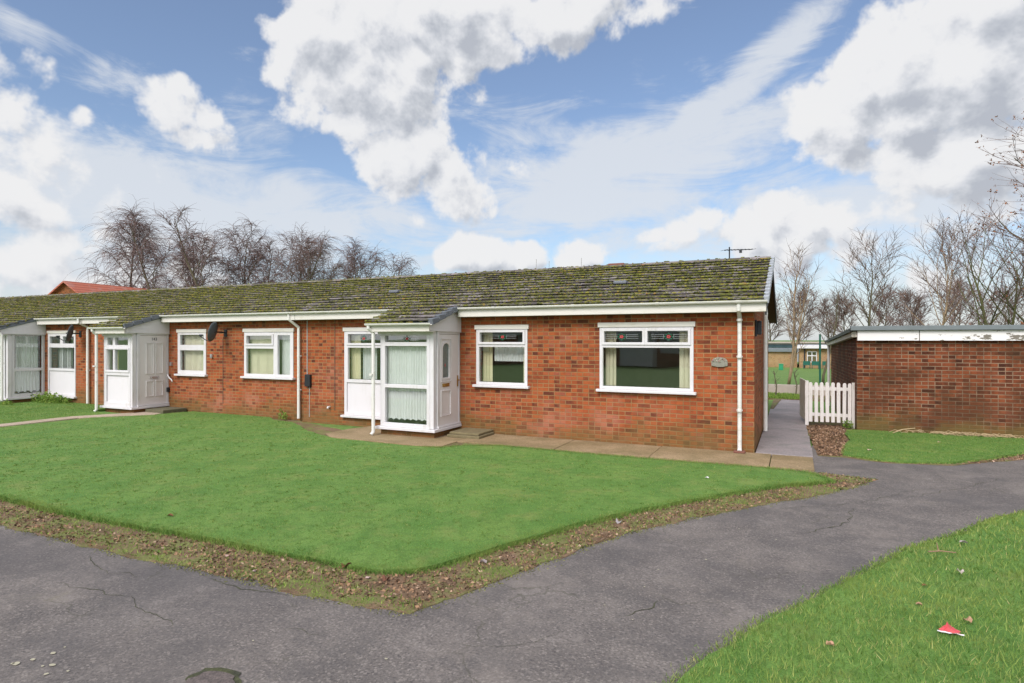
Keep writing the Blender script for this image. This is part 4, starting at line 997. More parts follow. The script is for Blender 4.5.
# decorative house sign
hs = empty('house_sign', (-1.13, YF, 1.51)); tag(hs, 'small arched mottled plaque on the brick wall right of the largest window', 'house sign')
arc = [(-1.13 + 0.13 * math.cos(q), 1.51 + 0.075 * math.sin(q)) for q in [k * math.pi / 8 for k in range(9)]]
pl = [(-1.26, 1.44), (-1.16, 1.42), (-1.08, 1.42), (-1.0, 1.44)] + arc
mb = MB(); mb.prism(pl, 'y', YF - 0.03, YF - 0.002); mb.build('plaque', plain('stone_plaque', (0.22, 0.21, 0.17), 0.8, 0.5, 40), hs, bevel=0.006)
mb = MB()
for k in range(26):
    q = rnd.uniform(0.2, 2.95); rr = rnd.uniform(0.75, 1.0) if rnd.random() < .6 else rnd.uniform(0, .7)
    cx_, cz_ = -1.13 + 0.12 * rr * math.cos(q), 1.50 + 0.07 * rr * math.sin(q)
    mb.tube([(cx_, YF - 0.03, cz_), (cx_, YF - 0.042, cz_)], [0.013, 0.006], 6)
mb.build('relief_flowers', island_mat('relief', [(0, (0.08, 0.12, 0.06)), (.5, (0.4, 0.38, 0.3)), (1, (0.3, 0.1, 0.12))]), hs, weld=False)
# television aerial
ta = empty('tv_aerial', (-1.42, 15.5, 3.0)); tag(ta, 'television aerial on a short mast behind the ridge above the end bungalow', 'aerial')
mb = MB(); mb.tube([(-1.42, 15.5, 2.9), (-1.42, 15.5, 4.12)], 0.015, 8); mb.build('mast', M['black'], ta)
mb = MB(); mb.tube([(-1.52, 15.35, 4.03), (-0.93, 16.0, 4.10)], 0.010, 6)
for k in range(9):
    q = k / 8; c = Vector((-1.52, 15.35, 4.03)).lerp(Vector((-0.93, 16.0, 4.10)), q); mb.tube([c - Vector((0, 0, .07)), c + Vector((0, 0, .07))] if False else [c + Vector((.09, -.08, 0.0)), c - Vector((.09, -.08, 0.0))], 0.004, 4)
mb.box(-1.21, -1.15, 15.66, 15.72, 3.99, 4.05); mb.build('boom', M['black'], ta, weld=False)
for i, (xx, hh) in enumerate(((-5.95, 0.36), (-5.6, 0.30), (-4.75, 0.32))):
    sp_ = MB(); sp_.tube([(xx, 14.2, 3.3), (xx + 0.01, 14.2, 3.56 + hh)], 0.007, 5)
    tag(sp_.build('aerial_rod', M['grey']), ['thin upright rod on the ridge, leftmost of three', 'thin upright rod on the ridge, middle and shortest of three', 'thin upright rod on the ridge, rightmost of three'][i], 'aerial rod', 'rods on the roof ridge')

# ------------------------------------------------------------------ garage block
GR = R(2.56); gar = empty('garage', (1.17, 14.28, 0), GR)
tag(gar, 'flat-roofed brown brick garage with peeling white fascia', 'garage')
GW, GL = 6.5, 5.0
mb = MB(); mb.prism([(0, -0.05), (GL, -0.05), (GL, 1.74), (0, 1.90)], 'x', 0, GW); mb.build('wall', M['garbrick'], gar, world=False)
mb = MB(); mb.prism([(-0.16, 2.125), (GL + .2, 1.85), (GL + .2, 1.79), (-0.16, 2.062)], 'x', -0.13, GW + .1); mb.v = mb.v; mb.build('roof', M['felt'], gar, bevel=0.006, world=False)
mb = MB(); mb.box(-0.135, GW + .1, -0.17, -0.05, 2.066, 2.155); mb.build('roof_edge', M['felt'], gar, bevel=0.006, world=False)
mb = MB(); mb.box(0.0, GW, -0.10, -0.003, 1.86, 2.058); mb.build('fascia', M['peel'], gar, world=False)
mb = MB(); mb.prism([(-0.05, 2.04), (GL + .15, 1.78), (GL + .15, 1.70), (-0.05, 1.93)], 'x', -0.10, -0.005); mb.build('side_fascia', dirty('side_fascia', (0.55, 0.50, 0.42), (0.15, 0.14, 0.1), 0.9), gar, world=False)
mb = MB(); mb.prism([(-0.15, 2.10), (GL + .15, 1.84), (GL + .15, 1.785), (-0.15, 2.03)], 'x', -0.15, -0.132); mb.build('side_trim', M['barge'], gar, world=False)
mb = MB(); mb.tube([(-0.06, GL + 0.02, 1.72), (-0.06, GL + 0.02, 0.0)], 0.035, 10); mb.build('downpipe', M['gutter'], gar, world=False)

# ------------------------------------------------------------------ picket fence and open gate
fn = empty('picket_fence', (0.7, 14.64, 0)); tag(fn, 'white wooden picket fence between the side path and the garage', 'fence')
FZ = 0.10
for z in (0.26, 0.82): MB().box(0.29, 1.16, 14.66, 14.69, z - 0.035, z + 0.035).build('rail', M['fence'], fn, bevel=0.003)
first = None
xsP = [0.325, 0.435, 0.545, 0.65, 0.755, 0.86, 0.965, 1.065]
for i, xx in enumerate(xsP):
    h = 0.96 + rnd.uniform(-0.008, 0.008)
    if first is None:
        mb = MB(); mb.prism([(-0.034, FZ), (0.034, FZ), (0.034, h - 0.025), (0.018, h), (-0.018, h), (-0.034, h - 0.025)], 'y', -0.010, 0.010)
        first = mb.build('picket', M['fence'], fn, bevel=0.003, world=False); first.location = (xx - 0.7, 0.0, 0)
    else:
        c = first.copy(); COL.objects.link(c); c.parent = fn; c.location = (xx - 0.7, 0.0, rnd.uniform(-0.01, 0.01)); c.rotation_euler.y = rnd.uniform(-0.008, 0.008)
MB().box(1.105, 1.205, 14.58, 14.68, 0.0, 0.965).build('post', M['fence'], fn, bevel=0.006)
MB().box(0.215, 0.285, 14.60, 14.68, 0.02, 0.985).build('post', M['fence'], fn, bevel=0.006)
gt = empty('garden_gate', (0.262, 14.7, 0), R(6.0)); tag(gt, 'weathered picket gate standing open beside the white fence', 'gate')
for z in (0.28, 0.82): mb = MB(); mb.box(-0.015, 0.015, 0.03, 0.98, z - 0.04, z + 0.04); mb.build('rail', M['fencegreen'], gt, world=False)
for k in range(8):
    y = 0.07 + k * 0.122; mb = MB(); mb.box(-0.042, -0.016, y - 0.052, y + 0.052, 0.11, 0.985); mb.build('picket', M['fencegreen'], gt, bevel=0.003, world=False)

# ------------------------------------------------------------------ background beyond the path
lw = MB(); lw.prism([(22.72, -0.1), (22.92, -0.1), (22.92, 0.33), (22.72, 0.33)], 'x', -9, 7); tag(lw.build('low_wall', M['lowwall'], bevel=0.01), 'low pale concrete wall at the end of the side path', 'wall')
def D3(px, py, d):   # ray from the camera spot of the survey, only used here to measure positions
    X = (px - 512) / 605.0; a = R(25)
    return (X * math.cos(a) - math.sin(a)) * d, (X * math.sin(a) + math.cos(a)) * d, 1.88 + (339.5 - py) / 605.0 * d
# school-like yellow brick block with windows
sb = empty('school_block', (7, 72, gz(7, 72))); tag(sb, 'yellow brick single-storey building across the field, with a white-framed window', 'building')
SZ = -1.25
MB(T_at(72)).grid_wall(0.5, 14, SZ, 0.92, 0, -0.3, [(1.25, 2.2, -0.55, 0.62)]).build('wall', M['yelbrick'], sb)
MB().box(0.5, 14, 72.4, 84, SZ, 0.92).build('rear_wall', M['yelbrick'], sb)
MB().box(0.2, 14.4, 71.4, 84.5, 0.94, 1.24).build('roof', M['white'], sb)
window(sb, T_at(72), 1.25, 2.2, -0.55, 0.62, [(1.33, 1.68, -0.47, 0.1), (1.77, 2.12, -0.47, 0.1), (1.33, 1.68, 0.2, .54), (1.77, 2.12, 0.2, .54)], head=False, sill=False)
MB().box(0.95, 1.08, 71.9, 71.99, SZ, 0.9).build('downpipe', M['black'], sb)
s2 = empty('school_wall', (0, 74, SZ)); tag(s2, 'long low yellow brick range behind the birch, left of the white-framed window', 'building')
MB().box(-14, 0.3, 73.2, 82, SZ, 0.52).build('wall', M['yelbrick'], s2)
MB().box(-14.3, 0.35, 72.9, 82.3, 0.53, 0.8).build('roof', M['felt'], s2)
s3 = empty('school_hall', (0, 92, SZ)); tag(s3, 'pale flat-roofed hall rising behind the yellow brick range', 'building')
MB().box(-16, 26, 92, 104, SZ, 1.35).build('wall', plain('pale_render', (0.3, 0.3, 0.31), 0.8, 0.3, 0.5), s3)
MB().box(-16.4, 26.4, 91.6, 104.4, 1.36, 1.55).build('roof', M['lowwall'], s3)
MB().box(-15, 24, 91.93, 91.99, 0.75, 1.15).build('window_band', plain('dark_glazing', (0.04, 0.07, 0.08), 0.2, 0.6, 1), s3)
for i, (x_, y_) in enumerate(((1.2, 70.6), (2.0, 70.3), (3.0, 70.4), (3.8, 70.6), (4.7, 70.4))):
    q = empty('playground_bench', (x_, y_, gz(x_, y_))); tag(q, 'green play bench on the grass in front of the school window', 'bench', 'green benches by the school')
    z_ = gz(x_, y_); MB().box(x_ - .35, x_ + .35, y_ - .15, y_ + .15, z_ + .38, z_ + .46).build('seat', M['greenpost'], q); MB().box(x_ - .35, x_ + .35, y_ + .13, y_ + .17, z_ + .46, z_ + .8).build('backrest', M['greenpost'], q)
    for sx_ in (-.3, .3): MB().box(x_ + sx_ - .03, x_ + sx_ + .03, y_ - .12, y_ + .12, z_, z_ + .38).build('leg', M['greenpost'], q)
cx_, cy_, _ = D3(781, 362, 58); q = MB(); q.box(cx_ - .2, cx_ + .2, cy_, cy_ + .4, gz(cx_, cy_), gz(cx_, cy_) + 0.55); q.box(cx_ - .23, cx_ + .23, cy_ - .03, cy_ + .43, gz(cx_, cy_) + .55, gz(cx_, cy_) + 0.62)
tag(q.build('utility_cabinet', plain('green_cabinet', (0.02, 0.22, 0.1), 0.5), bevel=0.03), 'bright green cabinet on the field left of the birch trunk', 'cabinet')
gp = MB(); x_, y_, _ = D3(820, 339.5, 27.5); gp.tube([(x_, y_, -0.3), (x_, y_, 2.1)], 0.042, 10); gp.box(x_ - .05, x_ + .05, y_ - .05, y_ + .05, 2.1, 2.12)
tag(gp.build('green_post', M['greenpost']), 'dark green metal post between fence and field', 'post')
for i, (px, py, lab) in enumerate(((774, 396, 'bare sapling by the low wall, left of the two'), (793, 393, 'bare sapling by the low wall, right of the two'))):
    x_, y_ = (-0.55, 21.6) if i == 0 else (0.05, 22.2)
    s_ = MB(); s_.tube([(x_, y_, 0), (x_ + 0.03, y_, 0.35), (x_ - 0.06, y_, 0.85)], [0.028, 0.022, 0.01], 6)
    for k in range(9):
        z = rnd.uniform(0.3, 0.85); a = rnd.uniform(0, 6.28); s_.tube([(x_ - 0.02, y_, z), (x_ + math.cos(a) * 0.18, y_ + math.sin(a) * 0.15, z + 0.16)], [0.008, 0.003], 4)
    tag(s_.build('sapling', M['bark'], weld=False), lab, 'sapling', 'saplings by the low wall')

# red-roofed house beyond the terrace
rh = empty('red_roof_house', (-39, 24, 0)); tag(rh, 'brick house with a red tiled gable roof behind the terrace on the left', 'house')
x0, y0, _ = D3(57, 296, 38); x1, y1, zr_ = D3(67, 281, 38); x2, y2, zr2 = D3(150, 288, 44)
# gable faces the left-front; ridge runs to the right and back
gd = Vector((x2 - x1, y2 - y1, 0)).normalized(); gn = Vector((-gd.y, gd.x, 0)); g0 = Vector((x1, y1, 0)); L = 9.0
hw, ez, rz_ = 3.6, 3.2, zr_
def gp_(l, w_, z): p = g0 + gd * l + gn * w_; return (p.x, p.y, z)
mb = MB(); mb.add([gp_(0, -hw, 0), gp_(0, hw, 0), gp_(0, hw, ez), gp_(0, 0, rz_ - .12), gp_(0, -hw, ez), gp_(L, -hw, 0), gp_(L, hw, 0), gp_(L, hw, ez), gp_(L, 0, rz_ - .12), gp_(L, -hw, ez)],
    [(0, 1, 2, 3, 4), (5, 9, 8, 7, 6), (0, 4, 9, 5), (1, 6, 7, 2), (4, 3, 8, 9), (3, 2, 7, 8)]); mb.build('wall', M['brick'], rh)
mb = MB()
for s_ in (-1, 1):
    mb.add([gp_(-.25, 0, rz_), gp_(L + .25, 0, rz_), gp_(L + .25, s_ * (hw + .35), ez - .25), gp_(-.25, s_ * (hw + .35), ez - .25), gp_(-.25, 0, rz_ - .1), gp_(L + .25, 0, rz_ - .1), gp_(L + .25, s_ * (hw + .35), ez - .35), gp_(-.25, s_ * (hw + .35), ez - .35)],
        [(0, 1, 2, 3), (4, 7, 6, 5), (0, 3, 7, 4), (1, 5, 6, 2), (2, 6, 7, 3)])
mb.build('roof', M['redtile'], rh, weld=False)

# bungalow across the green, behind the viewer: it is what the panes reflect
ob = empty('opposite_bungalow', (-12, -19, 0)); tag(ob, 'opposite brick bungalow with a white porch, seen mirrored in the panes', 'bungalow')
MB().box(-24, -4.5, -27, -20, 0, 2.4).build('wall', M['brick'], ob)
MB().prism([(-27.5, 2.42), (-19.5, 2.42), (-23.5, 3.8)], 'x', -24.4, -4.2).build('roof', M['felt'], ob)
MB().box(-10.6, -8.4, -19.98, -18.4, 0.1, 2.35).build('porch', M['panel'], ob)
MB().box(-24.2, -4.4, -19.6, -19.55, 2.2, 2.41).build('fascia', M['white'], ob)
for x_ in (-22, -18, -14, -7.4):
    MB().box(x_ - .8, x_ + .8, -19.99, -19.94, 0.95, 2.1).build('window', M['white'], ob)

# ------------------------------------------------------------------ trees
def tree(name, label, loc, H, spread, seed, mb_, mt, trunk_r=0.16, n1=14, n2=7, n3=6, droop=0.0, up=0.7, first=0.18, twig=0.011, twl=0.7, stems=1, leaves=0, group='bare trees around the site', n4=0, lean=0.0):
    rr = random.Random(seed); root = empty(name, loc); tag(root, label, 'tree', group)
    wood = MB(); TW = []   # twig segments (p0,p1,r)
    L0 = Vector(loc)
    def vec(up_, az): 
        return Vector((math.cos(az) * math.sqrt(max(0, 1 - up_ * up_)), math.sin(az) * math.sqrt(max(0, 1 - up_ * up_)), up_))
    def twigs(p, d, ln, rad):
        a = p.copy(); dd = d.copy(); segs = 4
        for s_ in range(segs):
            dd = (dd + Vector((rr.gauss(0, .12), rr.gauss(0, .12), rr.gauss(0, .08))) + Vector((0, 0, -droop * 0.55 * (s_ + 1) / segs))).normalized()
            b__ = a + dd * ln / segs; TW.append((a.copy(), b__.copy(), rad * (1 - s_ / (segs + 1)))); a = b__
        return a
    tips = []
    for st in range(stems):
        az0 = rr.uniform(0, 6.28) if stems > 1 else 0
        base = L0 + (Vector((math.cos(az0) * 0.12, math.sin(az0) * 0.12, 0)) if stems > 1 else Vector())
        pts = [base]; d = vec(0.93, az0) if stems > 1 else Vector((lean, 0, 1)).normalized(); seg = 10; hh = H * 0.93 * (1 if st == 0 else rr.uniform(0.75, 0.95)); p = base.copy()
        for s_ in range(seg):
            d = (d + Vector((rr.gauss(0, .07), rr.gauss(0, .07), 0.10))).normalized(); p = p + d * hh / seg; pts.append(p.copy())
        tr = trunk_r * (1 if st == 0 else .75)
        wood.tube(pts, [tr * (1 - 0.93 * (i / seg) ** 0.9) + 0.008 for i in range(seg + 1)], 8)
        for i in range(n1):
            q = first + (0.97 - first) * (i + rr.random()) / n1; qs = (q - first) / (0.97 - first); k = min(int(q * seg), seg - 1); f_ = q * seg - k
            b0 = pts[k].lerp(pts[k + 1], f_); az = i * 2.4 + rr.uniform(-.5, .5); r0 = tr * (1 - 0.93 * q ** .9) * 0.42 + .005
            ln = spread * (0.38 + 0.62 * math.sin(math.pi * min(1, qs * .72 + .22))) * rr.uniform(.75, 1.15)
            d1 = vec(min(.93, up + rr.uniform(-.15, .15) + (q - .5) * .25), az); bp = [b0]; a = b0.copy(); s1 = 6
            for s_ in range(s1):
                d1 = (d1 + Vector((rr.gauss(0, .10), rr.gauss(0, .10), 0.06 - droop * 0.22 * s_ / s1))).normalized(); a = a + d1 * ln / s1; bp.append(a.copy())
            wood.tube(bp, [r0 * (1 - 0.85 * s_ / s1) + 0.004 for s_ in range(s1 + 1)], 5, cap=False)
            for j in range(n2):
                q2 = 0.2 + 0.8 * (j + rr.random()) / n2; k2 = min(int(q2 * s1), s1 - 1); c0 = bp[k2].lerp(bp[k2 + 1], min(1, q2 * s1 - k2))
                pd = (bp[k2 + 1] - bp[k2]).normalized(); sd = (pd + vec(rr.uniform(-.3, .6), rr.uniform(0, 6.28)) * 0.85).normalized()
                l2 = ln * 0.42 * (1.2 - q2 * .6) * rr.uniform(.7, 1.2); cp = [c0]; a = c0.copy()
                for s_ in range(3):
                    sd = (sd + Vector((rr.gauss(0, .1), rr.gauss(0, .1), 0.04 - droop * .35 * (s_ / 3)))).normalized(); a = a + sd * l2 / 3; cp.append(a.copy()); TW.append((cp[-2].copy(), cp[-1].copy(), max(twig * 1.6, r0 * .22) * (1 - s_ * .25)))
                for t3 in range(n3):
                    q3 = (t3 + rr.random()) / n3; k3 = min(int(q3 * 3), 2); e0 = cp[k3].lerp(cp[k3 + 1], q3 * 3 - k3)
                    td = (sd + vec(rr.uniform(-.5, .5), rr.uniform(0, 6.28)) * 0.8 - Vector((0, 0, droop * .5))).normalized()
                    tp = twigs(e0, td, twl * rr.uniform(.6, 1.3), twig); tips.append(tp)
                    for _ in range(n4): tips.append(twigs(e0.lerp(tp, rr.uniform(.2, .7)), (td + vec(rr.uniform(-.4, .4), rr.uniform(0, 6.28)) * .7).normalized(), twl * .55 * rr.uniform(.6, 1.2), twig * .75))
    wood.build('trunk', mb_, root, smooth=True, weld=False)
    A_ = np.array([tuple(s[0]) for s in TW]) - np.array(loc); B_ = np.array([tuple(s[1]) for s in TW]) - np.array(loc); r_ = np.array([s[2] for s in TW])
    d = B_ - A_; d /= np.linalg.norm(d, axis=1)[:, None] + 1e-9; ref = np.where(np.abs(d[:, 2:3]) > .9, np.array([[1., 0, 0]]), np.array([[0, 0, 1.]]))
    u = np.cross(d, ref); u /= np.linalg.norm(u, axis=1)[:, None]; w = np.cross(d, u); n = len(TW); V = np.zeros((n, 6, 3))
    for k in range(3):
        an = 2 * math.pi * k / 3; off = (u * math.cos(an) + w * math.sin(an))
        V[:, k] = A_ + off * r_[:, None]; V[:, k + 3] = B_ + off * r_[:, None] * .75
    o = np.arange(n)[:, None] * 6
    npfaces('crown', V.reshape(-1, 3), [np.concatenate([o + np.array([k, (k + 1) % 3, (k + 1) % 3 + 3, k + 3]) for k in range(3)])], mt, root)
    if leaves and tips:
        T_ = np.array([tuple(rr.choice(tips)) for _ in range(leaves)]) - np.array(loc); nn = len(T_)
        P4 = []
        for k in range(3):
            a = nrg.normal(0, 1, (nn, 3)); a /= np.linalg.norm(a, axis=1)[:, None]; b4 = nrg.normal(0, 1, (nn, 3)); b4 /= np.linalg.norm(b4, axis=1)[:, None]
            s_ = nrg.uniform(.010, .026, (nn, 1)); c = T_ + nrg.normal(0, .02, (nn, 3)); P4.append(np.stack([c - a * s_, c - b4 * s_, c + a * s_, c + b4 * s_], 1))
        npmesh('seed_clusters', np.concatenate(P4).reshape(-1, 3), 4, M['deadleaf'], root)
    return root

def treeat(px, ytop, d, lab, **kw):
    x, y, zt = D3(px, ytop, d); z = gz(x, y) if y > 17 else 0.0
    return tree(kw.pop('name', 'bare_tree'), lab, (x, y, z), zt - z, **kw)
W = dict(mb_=M['bark'], mt=M['twig'], droop=0.9, up=0.80, n1=19, n2=9, n3=8, group='weeping birches behind the terrace roof')
treeat(134, 216, 46, 'weeping birch farthest left, above the red roof', name='birch_tree', spread=3.1, seed=11, **dict(W, twl=1.7, twig=.0135))
treeat(172, 203, 44, 'tallest weeping birch, dense twin-stemmed crown beside the red roof', name='birch_tree', spread=3.3, seed=12, stems=2, **dict(W, twl=1.6, twig=.0135, n1=15))
treeat(214, 205, 44, 'sparse upright birch with a thin bare top right of the tallest crown', name='birch_tree', spread=3.0, seed=33, **dict(W, twl=.9, droop=.3, n3=4, up=.78, n1=14, twig=.016))
treeat(247, 230, 47, 'medium birch leaning right beside the sparse upright one', name='birch_tree', spread=3.7, seed=14, **dict(W, twl=1.2, twig=.014))
treeat(276, 234, 48, 'wide dense birch in the middle of the row behind the roof', name='birch_tree', spread=4.1, seed=15, stems=2, **dict(W, twl=1.1, twig=.015, n1=14, up=.8))
treeat(300, 246, 50, 'birch with an even rounded crown left of the reddish one', name='birch_tree', spread=3.9, seed=26, **dict(W, twl=1.0, twig=.014, droop=.5))
treeat(324, 252, 52, 'reddish brown birch at the right end of the main row', name='birch_tree', spread=4.5, seed=16, stems=2, **dict(W, twl=1.0, twig=.015, droop=.4, up=.75, n1=11, mt=M['twigbrown']))
treeat(196, 226, 50, 'low slim birch in the gap right of the tallest crown', name='birch_tree', spread=2.6, seed=61, **dict(W, twl=1.0, twig=.014, n1=14))
treeat(262, 238, 52, 'low slim birch filling the gap before the wide dense one', name='birch_tree', spread=2.8, seed=62, **dict(W, twl=.9, twig=.014, n1=14, droop=.5))
treeat(342, 258, 55, 'low thin birch between the reddish one and the two small ones', name='birch_tree', spread=3.0, seed=63, **dict(W, twl=.9, twig=.014, n1=13, droop=.4))
treeat(365, 255, 58, 'dense low crown of the left one of two small trees above the ridge', name='birch_tree', spread=4.6, seed=17, **dict(W, twl=1.1, twig=.017, droop=.6))
treeat(400, 260, 62, 'sparser crown of the right one of two small trees above the ridge', name='birch_tree', spread=4.6, seed=18, **dict(W, twl=1.0, twig=.017, n1=14))
Wb = dict(mb_=M['birchbark'], mt=M['twigbrown'], group='bare trees beside and behind the garage')
treeat(787, 243, 25.5, 'slender pale-barked young birch beyond the side path', name='birch_tree', spread=1.5, seed=21, trunk_r=.055, stems=2, n1=15, n2=4, n3=3, up=.86, first=.25, twig=.007, twl=.45, **Wb)
treeat(823, 283, 26, 'thin young tree in front of the field beside the garage gutter', spread=.9, seed=22, trunk_r=.05, n1=10, n2=3, n3=2, up=.9, first=.3, twig=.006, twl=.35, **dict(Wb, mb_=M['bark']))
treeat(863, 247, 44, 'round-headed bare tree rising above the left end of the garage', spread=3.6, seed=23, trunk_r=.12, n1=16, n2=7, n3=5, up=.8, first=.3, twig=.013, twl=.9, **dict(Wb, mb_=M['bark']))
treeat(938, 236, 28, 'upright birch with tan trunk above the middle of the garage', name='birch_tree', spread=3.0, seed=24, trunk_r=.06, n1=20, n2=7, n3=5, up=.82, first=.25, twig=.008, twl=.6, **Wb)
treeat(1003, 240, 19.5, 'spreading multi-stemmed green-barked tree above the right part of the garage', spread=3.0, seed=25, trunk_r=.09, stems=4, n1=9, n2=7, n3=6, up=.72, first=.22, twig=.006, twl=.5, leaves=500, **dict(Wb, mb_=plain('green_bark', (0.10, 0.105, 0.04), .9, .3, 10)))
treeat(1085, 60, 13.5, 'large tree hung with seed clusters entering at the right edge', spread=2.5, seed=27, trunk_r=.17, n1=24, n2=10, n3=7, up=.74, first=.3, twig=.0055, twl=.55, leaves=2200, **dict(Wb, mb_=M['bark']))
for i, (px, yt, d, s_) in enumerate(((800, 296, 98, 3.6), (846, 300, 105, 4.0), (886, 296, 90, 4.2), (912, 300, 85, 3.8), (960, 292, 80, 4.5), (1005, 296, 88, 4.6), (830, 306, 115, 4.0), (772, 300, 112, 3.6))):
    labs = ['hazy far tree directly right of the slender birch trunk', 'hazy far tree left of the round-headed one', 'hazy far tree right of the round-headed one', 'hazy far tree left of the tan-trunked birch', 'hazy far tree right of the tan-trunked birch', 'hazy far tree behind the green-barked spreading one', 'lowest hazy far tree, behind the thin young tree', 'hazy far tree just right of the gable end']
    treeat(px, yt, d, labs[i], spread=s_, seed=40 + i, mb_=M['bark'], mt=M['twigbrown'], trunk_r=.2, n1=16, n2=7, n3=5, up=.7, first=.2, twig=.03, twl=1.6, n4=1, group='far trees beyond the field')
# copper hedge behind garage right end
ch = MB(); pts_ = []
for k in range(2600):
    x, y, z = 5.4 + rnd.random() * 4.5, 20.6 + rnd.random() * 1.0, rnd.random() ** .8 * 2.75
    s_ = rnd.uniform(.03, .07); a, b_ = [Vector((rnd.gauss(0, 1), rnd.gauss(0, 1), rnd.gauss(0, 1))).normalized() * s_ for _ in (0, 1)]
    c = Vector((x, y, z * (0.8 + 0.2 * mnoise.noise(Vector((x * 2, y, 0)))))); pts_ += [tuple(c - a), tuple(c - b_), tuple(c + a), tuple(c + b_)]
o = npmesh('beech_hedge', np.array(pts_), 4, M['deadleaf']); tag(o, 'copper-leaved beech hedge showing above the right part of the garage roof', 'hedge')

# ------------------------------------------------------------------ small plants and litter
def bush(name, label, c, rx, ry, h, n, m, s0=.02, s1=.05, group=None, cat='plant'):
    pts_ = []
    for _ in range(n):
        a = rnd.uniform(0, 6.28); q = rnd.random() ** .5; x, y = c[0] + math.cos(a) * q * rx, c[1] + math.sin(a) * q * ry
        z = rnd.random() ** 1.4 * h * (1 - .5 * q) * (0.6 + .8 * abs(mnoise.noise(Vector((x * 4, y * 4, 3)))))
        s_ = rnd.uniform(s0, s1); u = Vector((rnd.gauss(0, 1), rnd.gauss(0, 1), rnd.gauss(0, .6))).normalized() * s_; w = Vector((rnd.gauss(0, 1), rnd.gauss(0, 1), rnd.gauss(0, .6))).normalized() * s_ * .55
        p = Vector((x, y, LZ + z)); pts_ += [tuple(p - u), tuple(p - w), tuple(p + u), tuple(p + w)]
    o = npmesh(name, np.array(pts_), 4, m); return tag(o, label, cat, group)
bush('low_shrub', 'leafy green border plants below the panelled window by the left porch', (-19.9, 10.4), .95, .25, .42, 1500, M['weed'])
bush('low_shrub', 'ground-hugging border plants under the glazed left porch', (-21.0, 9.5), 1.0, .2, .2, 700, M['weed'])
bush('weed_clump', 'straggly weed growing at the foot of the downpipe between the bungalows', (-10.75, 10.47), .13, .07, .36, 260, M['weed'], .012, .03)
bush('weed_clump', 'dark ivy tuft at the foot of the fence post by the garage', (1.02, 14.5), .1, .06, .3, 140, M['weed'], .015, .035)

def leaf(name, label, x, y, z, s, col, curl=.5, seed=1, group=None, cat='leaf', thick=.0015):
    rr = random.Random(seed); mb = MB(); n = 10; v = []; a0 = rr.uniform(0, 6.28)
    ring = []
    for k in range(n):
        a = 2 * math.pi * k / n; q = s * (0.65 + .35 * abs(math.cos(a))) * rr.uniform(.72, 1.1)
        ring.append((math.cos(a + a0) * q, math.sin(a + a0) * q * .8, abs(math.sin(a)) * s * curl * rr.uniform(.4, 1.2)))
    for dz in (0, thick):
        v.append((x, y, z + dz + .004)); v += [(x + p[0], y + p[1], z + p[2] + dz) for p in ring]
    f = []
    for k in range(n):
        k2 = (k + 1) % n; f += [(0, 1 + k2, 1 + k), (n + 1, n + 2 + k, n + 2 + k2), (1 + k, 1 + k2, n + 2 + k2, n + 2 + k)]
    mb.add(v, f); o = mb.build(name, plain('m_' + name + str(seed), col, .85, .3, 25), weld=False)
    return tag(o, label, cat, group)
Lf = [('large reddish brown curled leaf at the lawn edge near its front corner', -3.34, 3.93, .01, .055, (.2, .075, .045), .9),
      ('brown curled leaf on the soil just left of the lawn corner tip', -2.87, 3.84, .01, .042, (.18, .08, .05), .9),
      ('small pink-grey leaf between the two brown leaves at the lawn corner', -3.02, 3.82, .01, .026, (.42, .3, .27), .6),
      ('pale pink leaf on the front soil strip, leftmost of the pale ones', -4.44, 3.70, .01, .028, (.45, .3, .26), .4),
      ('grey-pink leaf on the front soil strip near the tarmac edge', -3.95, 3.55, .01, .024, (.42, .3, .3), .4),
      ('grey leaf propped on the diagonal soil strip halfway along', -1.62, 6.05, .01, .045, (.3, .27, .27), .9),
      ('grey-brown leaf on the diagonal strip near the front corner', -2.36, 4.50, .01, .035, (.24, .2, .19), .8),
      ('single dark rusty leaf lying on the front lawn near its left edge', -5.88, 4.2, LZ + .01, .035, (.15, .07, .03), .7),
      ('white scrap-like leaf near the far right of the front lawn', -1.05, 8.36, LZ + .01, .03, (.6, .57, .55), .5),
      ('grey curled leaf in the near lawn, topmost by the path', 1.39, 6.69, .04, .035, (.3, .25, .25), .9),
      ('pale crumpled leaf in the near lawn below the twig', 1.19, 5.82, .04, .038, (.5, .42, .38), 1.),
      ('small rusty leaf in the near lawn left of the pale crumpled one', .89, 5.43, .03, .022, (.16, .07, .03), .6),
      ('tan leaf in the middle of the near lawn', .79, 5.02, .03, .025, (.33, .2, .12), .6),
      ('tan wrinkled leaf just above the red wrapper', 1.03, 4.85, .035, .034, (.36, .21, .13), .9),
      ('upright tan leaf alone near the bottom of the near lawn', .2, 4.13, .03, .026, (.45, .26, .17), 1.2),
      ('pale leaf on the small lawn before the garage, nearer the path', 1.13, 11.6, LZ + .01, .045, (.5, .36, .27), .5),
      ('tan leaf on the small lawn before the garage, nearer the wall', 2.35, 13.03, LZ + .01, .04, (.42, .33, .2), .5)]
for i, (lab, x, y, z, s_, c, cu_) in enumerate(Lf): leaf('fallen_leaf', lab, x, y, z, s_, c, cu_, i + 3, 'fallen leaves lying about')
